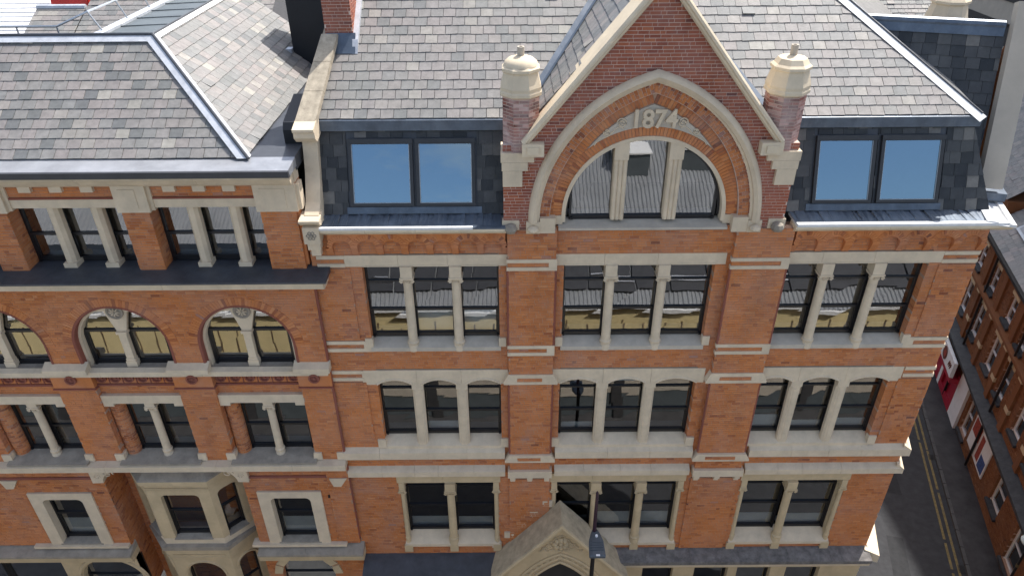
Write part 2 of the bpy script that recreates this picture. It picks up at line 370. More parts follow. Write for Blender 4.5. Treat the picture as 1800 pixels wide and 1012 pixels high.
# ------------------------------------------------------------------ slates
def clip_poly(poly, clip):
    out = poly
    for i in range(len(clip)):
        a, b = clip[i], clip[(i+1) % len(clip)]; inp = out; out = []
        def side(p): return (b[0]-a[0])*(p[1]-a[1])-(b[1]-a[1])*(p[0]-a[0])
        for j in range(len(inp)):
            p, q = inp[j], inp[(j+1) % len(inp)]; sp, sq = side(p), side(q)
            if sp >= 0: out.append(p)
            if (sp >= 0) != (sq >= 0):
                t = sp/(sp-sq); out.append((p[0]+(q[0]-p[0])*t, p[1]+(q[1]-p[1])*t))
        if len(out) < 3: return []
    return out
def area(p): return .5*sum(p[i][0]*p[(i+1) % len(p)][1]-p[(i+1) % len(p)][0]*p[i][1] for i in range(len(p)))
def slates(name, parent, O, U, V, poly, mat='slate', W=.31, G=.267, cap=0, under='lead_dark', holes=(), jitter=1., pick=None, seed=3):
    O, U, V = Vector(O), Vector(U).normalized(), Vector(V).normalized(); N = U.cross(V).normalized()
    if area(poly) < 0: poly = poly[::-1]
    rng = random.Random(seed)
    T = lambda u, v, h: tuple(O+U*u+V*v+N*h)
    base = MB(); base.face([T(u, v, -.02) for u, v in poly]); roof = part(name, base, under, parent, fix=False)
    mb = MB(); singles = []; us = [p[0] for p in poly]; vs = [p[1] for p in poly]
    j = 0; v = min(vs)
    variants = []
    if cap:
        for q in range(14):
            m = MB(); rv = min(1, max(0, rng.gauss(.5, .28 if mat == 'slate_dark' else .24))); d = [rng.uniform(-.008, .008) for _ in range(4)]
            a, b = .004+rng.uniform(0, .004), W-.004-rng.uniform(0, .004)
            tp = [(a, d[0], .015), (b, d[1], .015+rng.uniform(0, .006)), (b, G+.02, .002), (a, G+.02, .002)]
            n = len(m.v); m.v += tp+[(x, y, -.012) for x, y, z in tp]
            m.f += [(0, 1, 2, 3), (0, 4, 5, 1), (1, 5, 6, 2), (3, 7, 4, 0)]; m.r += [rv]*4
            variants.append(m.mesh('slate', mat, fix=False))
    while v < max(vs):
        u = min(us)-(W*.5 if j % 2 else 0)-rng.uniform(0, .1)
        while u < max(us):
            w = W*(1+jitter*rng.uniform(-.09, .09)) if not cap else W
            d = [rng.uniform(-.01, .01)*jitter for _ in range(4)]
            q = [(u+.004, v+d[0]), (u+w-.004, v+d[1]), (u+w-.004, v+G+.02), (u+.004, v+G+.02)]
            c = clip_poly(q, poly)
            hit = any(u+w > h[0] and u < h[1] and v+G > h[2] and v < h[3] for h in holes)
            if hit:                        # leave rooflights clear: trim to the side that stays
                c2 = []
                for h in holes:
                    if u+w > h[0] and u < h[1] and v+G > h[2] and v < h[3]:
                        if u < h[0]-.03: c2 = clip_poly(c, [(u, v-1), (h[0], v-1), (h[0], v+1), (u, v+1)]) if c else []
                        elif u+w > h[1]+.03: c2 = clip_poly(c, [(h[1], v-1), (u+w, v-1), (u+w, v+1), (h[1], v+1)]) if c else []
                        elif v < h[2]-.03: c2 = clip_poly(c, [(u-1, v-.1), (u+1, v-.1), (u+1, h[2]), (u-1, h[2])]) if c else []
                        elif v+G > h[3]+.03: c2 = clip_poly(c, [(u-1, h[3]), (u+1, h[3]), (u+1, v+1), (u-1, v+1)]) if c else []
                        c = c2
            if c and area(c) > .004:
                rv = min(1, max(0, rng.gauss(.5, .28 if mat == 'slate_dark' else .24)))
                if cap and not hit and area(c) > area(q)*.97 and len(singles) < cap and (pick is None or pick(u, v)):
                    singles.append((u, v)); u += w; continue
                lift = rng.uniform(0, .005)+(.03*rng.random() if rng.random() < .03 else 0); hh = lambda vv: .002+(.014+lift)*max(0, min(1, 1-(vv-v)/G))
                n = len(mb.v); k = len(c)
                mb.v += [T(a, b, hh(b)) for a, b in c]+[T(a, b, -.012) for a, b in c]
                mb.f.append(tuple(range(n, n+k))); mb.r.append(rv)
                for i in range(k):
                    l = (i+1) % k; mb.f.append((n+i, n+k+i, n+k+l, n+l)); mb.r.append(rv)
            u += w
        v += G; j += 1
    if mb.f: part('slating', mb, mat, roof, fix=False, kind='stuff')
    B = Matrix(((U.x, V.x, N.x, 0), (U.y, V.y, N.y, 0), (U.z, V.z, N.z, 0), (0, 0, 0, 1)))
    for u, v in singles:
        o = bpy.data.objects.new('slate', variants[rng.randrange(14)]); reg(o, roof, Matrix.Translation(T(u, v, 0)) @ B)
    return roof

# ------------------------------------------------------------------ windows, columns, stonework
def window(parent, x0, x1, z0, z1, y, rails=(.3, .64), lower=True, M=I4, mat='frame_black', blind=0, sill=True, glass='glass', st=.055):
    f = MB()
    f.box(x0, x0+st, y-.05, y+.05, z0, z1); f.box(x1-st, x1, y-.05, y+.05, z0, z1)
    f.box(x0+st, x1-st, y-.05, y+.05, z1-st, z1); f.box(x0+st, x1-st, y-.05, y+.05, z0, z0+.1)
    H = z1-z0; zs = [z0+.1]
    for i, fr in enumerate(sorted(rails, reverse=True)):
        zz = z1-fr*H; t = .035 if (i == 0 and lower) else .02
        f.box(x0+st, x1-st, y-.045, y+.03, zz-t, zz+t); zs.append(zz)
    zs.append(z1-st)
    if lower:
        zz = zs[1]; f.box(x0+st, x0+st+.045, y-.03, y+.03, z0+.1, zz-.035); f.box(x1-st-.045, x1-st, y-.03, y+.03, z0+.1, zz-.035)
        f.box(x0+st+.045, x1-st-.045, y-.03, y+.03, z0+.1, z0+.13)
    for xx in (x0+.06, x1-.06): f.box(xx-.03, xx+.03, y-.10, y-.05, z0+.01, z0+.06)
    w = part('window', f, mat, parent, M, fix=False)
    for i in range(len(zs)-1):
        a, b = zs[i], zs[i+1]; c = MB(); t1, t2 = jit(.004), jit(.003)
        c.face([(x0+st, y+t1, a), (x1-st, y+t2, a), (x1-st, y+t2+jit(.004), b), (x0+st, y+t1+jit(.004), b)])
        part('pane', c, glass, w, M, fix=False)
    if sill: bx('inner_sill', w, 'inner_sill', x0, x1, y+.06, y+.30, z0+.06, z0+.10, M=M)
    if blind: bx('blind', w, 'blind', x0+.06, x1-.06, y+.09, y+.10, z0+.1 if blind > 0 else z1+blind, z0+blind if blind > 0 else z1, M=M)
    return w
def room(parent, x0, x1, z0, z1, y0, y1, M=I4):
    m = MB()
    m.face([(x0, y1, z0), (x1, y1, z0), (x1, y1, z1), (x0, y1, z1)]); m.face([(x0, y0, z0), (x0, y1, z0), (x0, y1, z1), (x0, y0, z1)])
    m.face([(x1, y0, z0), (x1, y1, z0), (x1, y1, z1), (x1, y0, z1)]); m.face([(x0, y0, z1), (x1, y0, z1), (x1, y1, z1), (x0, y1, z1)])
    o = part('room', m, 'room', parent, M, fix=False)
    m = MB(); m.face([(x0, y0, z0), (x1, y0, z0), (x1, y1, z0), (x0, y1, z0)]); part('floor_board', m, 'room_floor', o, M, fix=False)
def column(parent, x, y, z0, z1, zc, r=.115, mat='stone', cap='volute', base=.3):
    s = MB().lathe([(r*1.02, z0+base), (r*1.0, z0+base+.1), (r*.94, zc-.14)], x, y, 18)
    c = part('column', s, mat, parent, smooth=True)
    b = MB().lathe([(r*1.25, z0), (r*1.22, z0+base-.16), (r*1.05, z0+base-.12), (r*1.28, z0+base-.08), (r*1.28, z0+base-.03), (r*1.02, z0+base)], x, y, 16)
    part('base', b, mat, c, smooth=True)
    k = MB().lathe([(r*.94, zc-.15), (r*1.12, zc-.14), (r*1.12, zc-.115), (r*.98, zc-.11), (r*1.12, zc-.05), (r*1.3, zc-.03)], x, y, 16)
    if cap == 'volute':
        for sx in (-1, 1):
            pts = [(x+sx*(r*1.15+.045*math.cos(t)*(1-t/16)), y-r*1.15, zc-.075+.045*math.sin(t)*(1-t/16)) for t in [i*.6 for i in range(22)]]
            k.tube(pts, .013, 5)
        k.box(x-r*1.35, x+r*1.35, y-r*1.2, y+r*1.2, zc-.035, zc)
        k.tube([(x-r*.5, y-r*1.12, zc-.06), (x, y-r*1.2, zc-.105), (x+r*.5, y-r*1.12, zc-.06)], .014, 5)
    k.box(x-r*1.45, x+r*1.45, y-r*1.35, y+r*1.35, zc, zc+.03)
    part('capital', k, mat, c)
    if z1 > zc+.04: bx('impost', c, mat, x-r*1.2, x+r*1.2, y-r*1.15, y+.2, zc+.03, z1)
    return c
def sill(parent, x0, x1, zb, zf, yb, yf, drop=.1, mat='stone_sill', name='sill', M=I4):
    return part(name, MB().prismx([(yf, zf), (yf, zf-drop), (yb+.05, zf-drop), (yb+.05, zb)], x0, x1), mat, parent, M)
def band(parent, x0, x1, prof, mat='stone', L=.95, name='band_stone', M=I4):
    n = max(1, round((x1-x0)/L)); xs = [x0]+[x0+(x1-x0)*(i+jit(.18))/n for i in range(1, n)]+[x1]
    for i in range(n):
        d = jit(.003); a = xs[i]+(.003 if i else 0); b = xs[i+1]-(.003 if i < n-1 else 0)
        part(name, MB().prismx([(y+d, z) for y, z in prof], a, b), mat, parent, M)
def weather(y0, y1, zb, zt, zf): return [(y0, zf), (y0, zb), (y1, zb), (y1, zt)]   # sloped top: zf at the front
def stripes(parent, x0, x1, za, zb, y, M=I4, ends=(0, 0)):
    h = (zb-za); t = .30*h
    bx('stone_strip', parent, 'stone', x0, x1, y-.012, y+.1, za, za+t, M=M); bx('stone_strip', parent, 'stone', x0, x1, y-.012, y+.1, zb-t, zb, M=M)
    if ends[0]: bx('stone_strip', parent, 'stone', x0, x0+ends[0], y-.012, y+.1, za+t, zb-t, M=M)
    if ends[1]: bx('stone_strip', parent, 'stone', x1-ends[1], x1, y-.012, y+.1, za+t, zb-t, M=M)
def seg_head(parent, x0, x1, zs, rise, ztop, xl, xr, y0, y1, mat='stone', name='lintel_stone', n=12):
    w = (x1-x0)/2; xc = (x0+x1)/2; Rr = (w*w+rise*rise)/(2*rise)
    arc = [(xc-w+2*w*i/n, zs-(Rr-rise)+math.sqrt(Rr*Rr-(-w+2*w*i/n)**2)) for i in range(n+1)]
    poly = [(xl, ztop), (xl, zs)]+arc+[(xr, zs), (xr, ztop)]
    m = MB()
    for i in range(n):
        m.prism([arc[i], arc[i+1], (arc[i+1][0], ztop), (arc[i][0], ztop)], y0, y1)
    if xl < x0-.001: m.box(xl, x0, y0, y1, zs, ztop)
    if xr > x1+.001: m.box(x1, xr, y0, y1, zs, ztop)
    p = part(name, m, mat, parent)
    hood = MB().sweep(arc, [(.0, y0-.002), (0, y0-.03), (.035, y0-.03), (.05, y0-.002)]); part('hood_mould', hood, mat, p)
    return p

# ================================================================== GROUND
def flat(name, mat, pts, z, kind='structure'):
    m = MB(); m.face([(x, y, z) for x, y in pts]); o = part(name, m, mat, None, fix=False); o['kind'] = kind; return o
flat('ground', 'pavement', [(-150, -150), (150, -150), (150, 250), (-150, 250)], -.02)
u_st = Vector((.285, .958)).normalized(); n_st = Vector((u_st.y, -u_st.x))
def st(s, o): p = Vector((11.3, 0))+u_st*s+n_st*o; return (p.x, p.y)
flat('road', 'asphalt', [(-90, -3.4), (-90, -11.2), (90, -11.2), (90, -3.4)], 0)
road2 = flat('side_road', 'asphalt', [st(-3.4, .8), st(-3.4, 6.0), st(90, 6.0), st(90, .8)], .004)
for nm, o0, o1, s0 in (('side_pavement', 0, .7, -3.2), ('side_pavement', 6.13, 8.6, -3.2)):
    m = MB(); m.prismz([st(s0, o0), st(s0, o1), st(90, o1), st(90, o0)][::-1], -.01, .12); o = part(nm, m, 'pavement', None); o['kind'] = 'structure'
for o0, s0 in ((.7, 0), (5.99, 0)):
    m = MB(); s = -3.2
    root = None
    for i in range(40):
        m = MB(); m.prismz([st(s+.01, o0), st(s+.01, o0+.14), st(s+.9, o0+.14), st(s+.9, o0)][::-1], -.01, .125)
        if root is None: root = part('kerb', m, 'kerb', None); root['kind'] = 'structure'
        else: part('kerb_stone', m, 'kerb', root)
        s += .92
plain('asphalt_patch', (.024, .025, .027), .9, .3, 3, .3, (.045, .045, .047), bmp=.6, bsc=120, bd=.006)
for s0, o0, ls, lo in ((4.2, 3.1, 2.6, .7), (9.4, 2.6, 1.3, 1.5), (13.5, 4.0, 3.5, .55)):
    m = MB(); m.face([st(s0, o0)+(.009,), st(s0, o0+lo)+(.009,), st(s0+ls, o0+lo*.95)+(.009,), st(s0+ls, o0)+(.009,)][::-1]); part('road_patch', m, 'asphalt_patch', road2, fix=False)
for s0, o0 in ((5.6, 5.72), (12.2, 5.72)):
    for k in range(6): m = MB(); m.prismz([st(s0+.07*k, o0), st(s0+.07*k, o0+.25), st(s0+.07*k+.04, o0+.25), st(s0+.07*k+.04, o0)][::-1], .006, .016); part('drain_bar', m, 'black_metal', road2)
for o0 in (5.42, 5.68):
    m = MB(); s = -2
    while s < 60:
        L = random.uniform(1.2, 4); m.face([st(s, o0)+(.010,), st(s, o0+.1)+(.010,), st(s+L, o0+.1)+(.010,), st(s+L, o0)+(.010,)][::-1]); s += L+random.choice((.0, .06, .2))
    o = part('yellow_line', m, 'yellow_paint', None, fix=False); o['kind'] = 'structure'
m = MB().box(-60, 11.3, -3.2, 1, -.01, .12); o = part('pavement', m, 'pavement', None); o['kind'] = 'structure'

# ================================================================== MAIN WAREHOUSE
W = thing('brick_warehouse', 'tall red brick warehouse with pointed gable carved 1874 and cream stone bands', 'building', (3.1, 0, 0))
MR = Matrix.Translation((11.3, 0, 0)) @ Matrix.Rotation(math.atan2(u_st.y, u_st.x), 4, 'Z')   # right return wall frame
XL, XR = -4.85, 11.3
O3 = [(-3.66, -.32), (1.27, 4.96), (6.6, 10.17)]
O1 = [(-3.42, -.45), (1.15, 5.08), (6.84, 9.98)]
holes = [HR(a, b, 14.5, 17.37) for a, b in O3]+[HR(a, b, 11.04, 13.84) for a, b in O3]+[HR(a, b, 6.74, 9.98) for a, b in O1]
brick_wall('wall', W, XL, XR, 6.3, 18.0, 0, holes, depth=.38)
# right return wall
brick_wall('return_wall', W, 0, 14, 6.3, 18.0, 0, [HR(2+3*i, 3.4+3*i, z, z+2) for i in range(4) for z in (7.4, 11.5, 14.9)], M=MR, depth=.3)
for i in range(4):
    for z in (7.4, 11.5, 14.9):
        window(W, 2+3*i, 3.4+3*i, z, z+2, .25, M=MR); sill(W, 1.9+3*i, 3.5+3*i, z, z-.05, .25, -.14, .14, 'stone', M=MR)
room(W, -4.7, 11.0, 14.3, 17.9, .45, 4); room(W, -4.7, 11.0, 10.4, 14.2, .45, 4); room(W, -4.7, 11.0, 6.4, 10.3, .45, 4)
# piers
for x0, x1 in ((-.1, 1.06), (5.3, 6.65)):
    brick_wall('pier', W, x0, x1, 10.2, 18.1, -.16, depth=.16)
    for ex in (x0+.0, x1-.0):
        pass
    brick_wall('pier', W, x0-.02, x1+.02, 6.55, 9.72, -.05, depth=.05)
    stripes(W, x0-.03, x1+.03, 17.0, 17.31, -.175, ends=(0, .2))
    stripes(W, x0-.03, x1+.03, 14.42, 14.74, -.175, ends=(0, .2))
    for za, zb, yy in ((13.43, 13.79, -.20), (10.56, 10.86, -.24)):
        m = MB(); xa, xb = x0-.14, x1+.14; zc = (za+zb)/2
        m.prism([(xa, za+.03), (xb, za+.03), (xb, za+.1), (xb-.12, zb), (xa+.12, zb), (xa, za+.1)], yy, 0)
        p = part('pier_block', m, 'stone', W)
        brick_wall('inlay', p, x0+.22, x1-.28, zc-.05, zc+.07, yy-.004, depth=.01)
    m = MB(); m.box(x0-.06, x1+.06, -.26, 0, 9.98, 10.24)
    for i in range(3):
        xx = x0+(x1-x0-.16)*i/2
        m.box(xx, xx+.16, -.23, 0, 9.86, 9.98); m.box(xx+.012, xx+.148, -.16, 0, 9.74, 9.86)
    part('corbel', m, 'stone', W)
    for ex in (x0+.0, x1+.0):
        m = MB().lathe([(.035, 10.9), (.035, 13.4)], ex, -.14, 8); part('angle_shaft', m, 'terracotta', W, smooth=True)
        m = MB().lathe([(.035, 14.75), (.035, 17.0)], ex, -.14, 8); part('angle_shaft', m, 'terracotta', W, smooth=True)
# brick shallow pilaster strips beside the openings
for x0, x1 in ((XL, -3.95), (10.42, XR)):
    brick_wall('pilaster', W, x0, x1, 14.85, 17.0, -.03, depth=.03); brick_wall('pilaster', W, x0, x1, 11.3, 13.45, -.03, depth=.03)
# edge stripes
stripes(W, -4.72, -4.05, 17.05, 17.37, -.03, ends=(0, 0)); stripes(W, 10.45, 11.3, 17.05, 17.37, -.03)
stripes(W, -4.85, -3.62, 14.48, 14.82, -.03, ends=(0, .25)); stripes(W, 10.2, 11.32, 14.48, 14.82, -.03, ends=(.25, 0))
stripes(W, -4.85, -4.0, 13.5, 13.84, -.03); stripes(W, 10.5, 11.32, 13.5, 13.84, -.03)
for z0, z1 in ((17.05, 17.37), (14.48, 14.82), (13.5, 13.84)): stripes(W, 0.02, 8, z0, z1, -.03, M=MR)
# --- row 3
COLS = [(-2.585, -1.385), (2.43, 3.72), (7.71, 8.975)]
for (a, b), cs, i in zip(O3, COLS, range(3)):
    xl = a-.4 if i == 0 else a-.22; xr = b+.28 if i == 2 else b+.24
    if i == 0: xr = b+.24
    cut = [xl]+[c-.18 for c in cs]+[xr]
    for j in range(3):
        m = MB().box(cut[j]+.003, cut[j+1]-.003, -.03, .2, 17.06, 17.37); p = part('lintel_stone', m, 'stone', W, fix=False)
        q0, q1 = ([a]+[c+.14 for c in cs])[j], ([c-.14 for c in cs]+[b])[j]
        bx('chamfer', p, 'stone', q0+.02, q1-.02, -.045, -.03, 17.06, 17.09)
    for c in cs: column(W, c, .06, 14.5, 17.06, 16.72, .12)
    sill(W, a-.02, b+.02, 14.80, 14.62, .28, -.06, .12)
    for s, e in ((-1, a), (1, b)):
        m = MB().prism([(e-.16 if s < 0 else e-.03, 14.62), (e+.03 if s < 0 else e+.16, 14.62), (e+.03 if s < 0 else e+.16, 14.9), (e-.16 if s < 0 else e-.03, 14.9)], -.045, .1); part('jamb_stop', m, 'stone', W)
    ed = [a]+list(cs)+[b]
    for j in range(3):
        window(W, ed[j]+(.0 if j == 0 else .05), ed[j+1]-(.0 if j == 2 else .05), 14.80, 17.12, .27, (.27, .64), blind=.85 if (i == 0 and j > 0) else 0)
# --- row 2
for (a, b), cs, i in zip(O3, COLS, range(3)):
    xl = a-.38 if i == 0 else a-.2; xr = b+.3 if i == 2 else b+.2
    cut = [xl]+list(cs)+[xr]; ed = [a]+list(cs)+[b]
    for j in range(3):
        w0 = ed[j]+(0 if j == 0 else .14); w1 = ed[j+1]-(0 if j == 2 else .14)
        seg_head(W, w0, w1, 13.36, .16, 13.84, cut[j]+.003, cut[j+1]-.003, -.03, .2)
        window(W, ed[j]+(0 if j == 0 else .06), ed[j+1]-(0 if j == 2 else .06), 11.34, 13.62, .27, (.26, .62), blind=.5 if (i, j) == (2, 0) else random.choice((0, 0, .28, .35, -.5)))
    for c in cs:
        m = MB().prismz([(c-.15, .15), (c-.15, .04), (c-.09, -.02), (c+.09, -.02), (c+.15, .04), (c+.15, .15)], 11.05, 13.36)
        p = part('mullion', m, 'stone', W)
        m = MB().box(c-.155, c+.155, -.035, .15, 13.18, 13.36); part('mullion_cap', m, 'stone', p)
        m = MB().box(c-.045, c+.045, -.032, .0, 11.2, 13.1); part('fillet', m, 'stone', p)
    sill(W, a-.02, b+.02, 11.36, 11.10, .28, -.05, .1, 'stone')
    for s, e in ((-1, a), (1, b)):
        m = MB().box(e-(.2 if s < 0 else .03), e+(.03 if s < 0 else .2), -.06, .1, 11.04, 11.36); part('jamb_stop', m, 'stone', W, fix=False)
segs = [(XL, -.24), (1.2, 5.16), (6.79, 11.36)]
for x0, x1 in segs:
    band(W, x0, x1, weather(-.17, .05, 10.68, 11.06, 10.93), 'stone', 1.15)
    band(W, x0, x1, weather(-.17, .05, 9.97, 10.32, 10.16), 'stone', 1.0)
    part('string', MB().box(x0, x1, -.10, .02, 10.64, 10.68), 'terracotta', W, fix=False)
for prof in (weather(-.17, .05, 10.68, 11.06, 10.93), weather(-.17, .05, 9.97, 10.32, 10.16)): band(W, -.14, 8, prof, 'stone', 1.2, M=MR)
# --- row 1
C1 = [(-1.9,), (2.47, 3.82), (8.33,)]
for (a, b), cs, i in zip(O1, C1, range(3)):
    band(W, a-.06, b+.06, [(-.04, 9.58), (.2, 9.58), (.2, 9.98), (-.04, 9.98)], 'stone_yellow', 1.4, 'lintel_stone')
    m = MB(); x = a
    while x < b-.05: m.box(x, x+.07, -.075, -.04, 9.90, 9.965); x += .14
    part('dentils', m, 'stone_yellow', W, fix=False, kind='stuff')
    for c in cs: column(W, c, .02, 6.84, 9.58, 9.25, .125, 'stone_yellow')
    for e, s in ((a, 1), (b, -1)):
        column(W, e+s*.07, .03, 6.84, 9.58, 9.25, .07, 'stone_yellow')
        bx('jamb_stone', W, 'stone_yellow', e-(0 if s > 0 else .12), e+(.12 if s > 0 else 0), .1, .3, 6.84, 9.58)
    sill(W, a-.02, b+.02, 7.2, 6.86, .28, -.08, .12, 'stone')
    for c in list(cs)+[a+.07, b-.07]: bx('sill_block', W, 'stone_yellow', c-.13, c+.13, -.085, .0, 6.5, 6.80)
    ed = [a+.05]+list(cs)+[b-.05]
    for j in range(len(ed)-1): window(W, ed[j]+.06, ed[j+1]-.06, 7.18, 9.66, .3, (.2, .55), blind=random.choice((.45, .5, .42, .6, .0)))
# --- first floor cornice and ground floor
band(W, 2.9, 11.34, weather(-.5, .05, 6.28, 6.55, 6.42), 'stone_soot', 1.4, 'cornice_stone')
band(W, 2.9, 11.34, [(-.42, 6.08), (.05, 6.08), (.05, 6.279), (-.46, 6.279)], 'stone', 1.6, 'cornice_stone')
band(W, -.2, 7, weather(-.42, .05, 6.1, 6.55, 6.42), 'stone_cream', 1.4, 'cornice_stone', M=MR)
m = MB().prismx([(-.75, 6.12), (-.75, 6.05), (.0, 6.05), (.0, 6.34)], -4.8, -.3); part('canopy', m, 'lead_dark', W)
gh = [(-4.2, -2.9), (-2.5, -1.2), (4.2, 5.2), (5.9, 7.0), (7.3, 8.4), (8.9, 10.0)]
m = MB(); x = XL
for a, b in gh+[(XR, XR)]:
    m.box(x, a, -.1, .3, 0, 6.06)
    if b > a: m.box(a, b, -.1, .3, 5.62, 6.06); m.box(a, b, -.1, .3, 0, 1.0)
    x = b
part('ground_floor_wall', m, 'stone_yellow', W, fix=False)
for a, b in gh:
    window(W, a, b, 1.0, 5.62, .12, (.25, .6), sill=False)
    if b < 0: seg_head(W, a, b, 5.2, .35, 5.9, a-.1, b+.1, -.14, .1, 'stone_yellow')
room(W, -4.7, 11.0, .1, 6.0, .3, 4)
brick_wall('parapet_return', W, .0, 12, 0, 6.2, 0, M=MR, mat='brick')
for i in range(3): bx('pilaster_stone', W, 'stone_cream', .3+2.6*i, 1.1+2.6*i, -.16, 0, 0, 6.1, M=MR)
# --- entrance porch
PX, PZ = 1.42, 8.75
half, drop = 2.05, 2.45
P_ = part('porch', MB().prism([(PX-1.75, 0), (PX-1.2, 0), (PX-1.2, 5.6), (PX-1.75, 5.6)], -.8, 0).prism([(PX+1.2, 0), (PX+1.75, 0), (PX+1.75, 5.6), (PX+1.2, 5.6)], -.8, 0), 'stone_yellow', W)
n = 14; rA = 2.0; eA = .8
def pointed(xc, zs, Rr, e, n):
    t1 = math.acos(e/Rr); L = [(xc+e-Rr*math.cos(t1*i/n), zs+Rr*math.sin(t1*i/n)) for i in range(n+1)]
    return L+[(2*xc-x, z) for x, z in reversed(L[:-1])]
arc = pointed(PX, 4.82, 2.35, 1.15, n)
m = MB()
for i in range(len(arc)-1):
    (xa, za), (xb, zb) = arc[i], arc[i+1]
    ta = PZ-.22-abs(xa-PX)*drop/half; tb = PZ-.22-abs(xb-PX)*drop/half
    m.prism([(xa, za), (xb, zb), (xb, tb), (xa, ta)], -.8, -.5)
m.prism([(PX-1.85, 4.82), (PX-1.2, 4.82), (PX-1.2, PZ-.22-1.2*drop/half), (PX-1.85, PZ-.22-1.85*drop/half)], -.8, -.5)
m.prism([(PX+1.2, 4.82), (PX+1.85, 4.82), (PX+1.85, PZ-.22-1.85*drop/half), (PX+1.2, PZ-.22-1.2*drop/half)], -.8, -.5)
part('tympanum', m, 'stone_yellow', P_)
m = MB().sweep([(PX-half-.1, PZ-drop-.12), (PX, PZ), (PX+half+.1, PZ-drop-.12)], [(0, .0), (0, -.92), (-.05, -.96), (-.11, -.93), (-.14, -.85), (-.22, -.83), (-.22, .0)])
part('porch_roof', m, 'stone_porch', P_)
part('porch_verge', MB().sweep([(PX-half-.1, PZ-drop-.12), (PX, PZ), (PX+half+.1, PZ-drop-.12)], [(-.02, -.925), (-.02, -.965), (-.06, -.985), (-.13, -.965), (-.2, -.88), (-.2, -.84)]), 'stone_yellow', P_)
for s in (-1,):
    for k in range(5):
        t = (k+.6)/5.2; xx = PX+s*half*t; zz = PZ-drop*t
        bx('step_stone', P_, 'stone', min(xx, xx+s*.3), max(xx, xx+s*.3), -.055, .02, zz+.04, zz+.30)
for k, (o0, yy) in enumerate(((0, -.85), (.16, -.83), (.34, -.85))):
    a2 = pointed(PX, 4.82, 2.35+o0, 1.15, n); part('arch_mould', MB().sweep(a2, [(0, -.79), (0, yy), (.05, yy-.02), (.09, yy), (.09, -.79)]), 'stone_yellow', P_)
m = MB()
a2 = pointed(PX, 4.82, 2.35+.285, 1.15, 13)
for (x, z) in a2:
    for q in range(3):
        t = q*2.1+x; m.lathe([(.03, 0), (.045, .02), (.03, .045)], 0, 0, 6, cap=True)
        for i in range(len(m.v)-18, len(m.v)):
            vx, vy, vz = m.v[i]; m.v[i] = (x+.04*math.cos(t)+vx, -.8-vz, z+.04*math.sin(t)+vy)
rng = random.Random(5)
for q in range(190):
    zz = rng.uniform(7.42, 8.12); ww = (8.2-zz)*.9; xx = PX+rng.uniform(-ww, ww); rr = rng.uniform(.02, .04)
    m.lathe([(rr, 0), (rr*1.1, .02), (rr*.5, .05)], 0, 0, 6, cap=True)
    for i in range(len(m.v)-18, len(m.v)): vx, vy, vz = m.v[i]; m.v[i] = (xx+vx*1.3, -.8-vz, zz+vy)
for q in range(9):
    t = 2*math.pi*q/8; R0 = .17 if q < 8 else 0
    m.lathe([(.06, 0), (.08, .05), (.03, .11)], 0, 0, 8, cap=True)
    for i in range(len(m.v)-24, len(m.v)): vx, vy, vz = m.v[i]; m.v[i] = (PX+R0*math.cos(t)+vx, -.8-vz, 7.78+R0*math.sin(t)+vy)
part('carving', m, 'stone_yellow', P_, kind='stuff')
bx('door_recess', P_, 'room', PX-1.2, PX+1.2, -.25, -.2, 0, 7.0)
# --- eaves: blind arcade, cornice, gutter
def arcade(x0, x1, n, parent):
    w = (x1-x0)/n; m = MB()
    cor = MB()
    for i in range(n):
        xc = x0+w*(i+.5); r = w*.36; k = 8; zs = 17.66
        arc = [(xc-r*math.cos(math.pi*j/k), zs+r*.8*math.sin(math.pi*j/k)) for j in range(k+1)]
        pts = [(xc-w/2, 17.62)]+[(xc-r, 17.62)]+arc+[(xc+r, 17.62), (xc+w/2, 17.62)]
        for j in range(len(pts)-1):
            (a, za), (b, zb) = pts[j], pts[j+1]
            if b-a > 1e-4: m.prism([(a, za), (b, zb), (b, 18.0), (a, 18.0)], -.13, 0, .35+.3*random.random())
        voussoirs('arch_bricks', parent, xc, zs, r+.005, r+.12, 0, math.pi, -.138, -.05, w=.06)
    for i in range(n+1):
        xc = x0+w*i; part('arcade_corbel', MB().prismx([(-.13, 17.62), (-.03, 17.40), (0, 17.40), (0, 17.62)], xc-w*.13, xc+w*.13, .4), 'brick', parent)
    part('arcade', m, 'brick', parent)
arcade(-4.35, -.15, 7, W); arcade(6.72, 11.25, 7, W)
for x0, x1 in ((-4.62, -.1), (6.6, 11.72)):
    band(W, x0, x1, [(-.10, 17.98), (.1, 17.98), (.1, 18.2), (-.30, 18.2), (-.30, 18.13), (-.22, 18.08), (-.16, 18.02)], 'stone_cream', 1.1, 'cornice_stone')
m = MB().prismx([(-.32, 18.2), (-.32, 18.26), (-.24, 18.262), (-.2, 18.23), (.36, 18.24), (.36, 18.2)], -4.6, -.9); part('gutter_lip', m, 'flashing_white', W)
m = MB().prismx([(-.3, 18.2), (-.3, 18.235), (.36, 18.235), (.36, 18.2)], -.9, -.12); part('gutter_lip', m, 'lead', W)
m = MB().prismx([(-.32, 18.2), (-.32, 18.27), (-.2, 18.272), (-.17, 18.23), (.36, 18.24), (.36, 18.2)], 6.62, 11.6); part('gutter_lip', m, 'flashing_white', W)
m = MB().prismx([(-.42, 18.2), (-.42, 18.27), (-.3, 18.272), (-.28, 18.22), (-.06, 18.22), (-.04, 18.3), (.2, 18.3), (.2, 18.2)], -.32, 3.2); part('gutter_lip', m, 'flashing_white', W, MR)
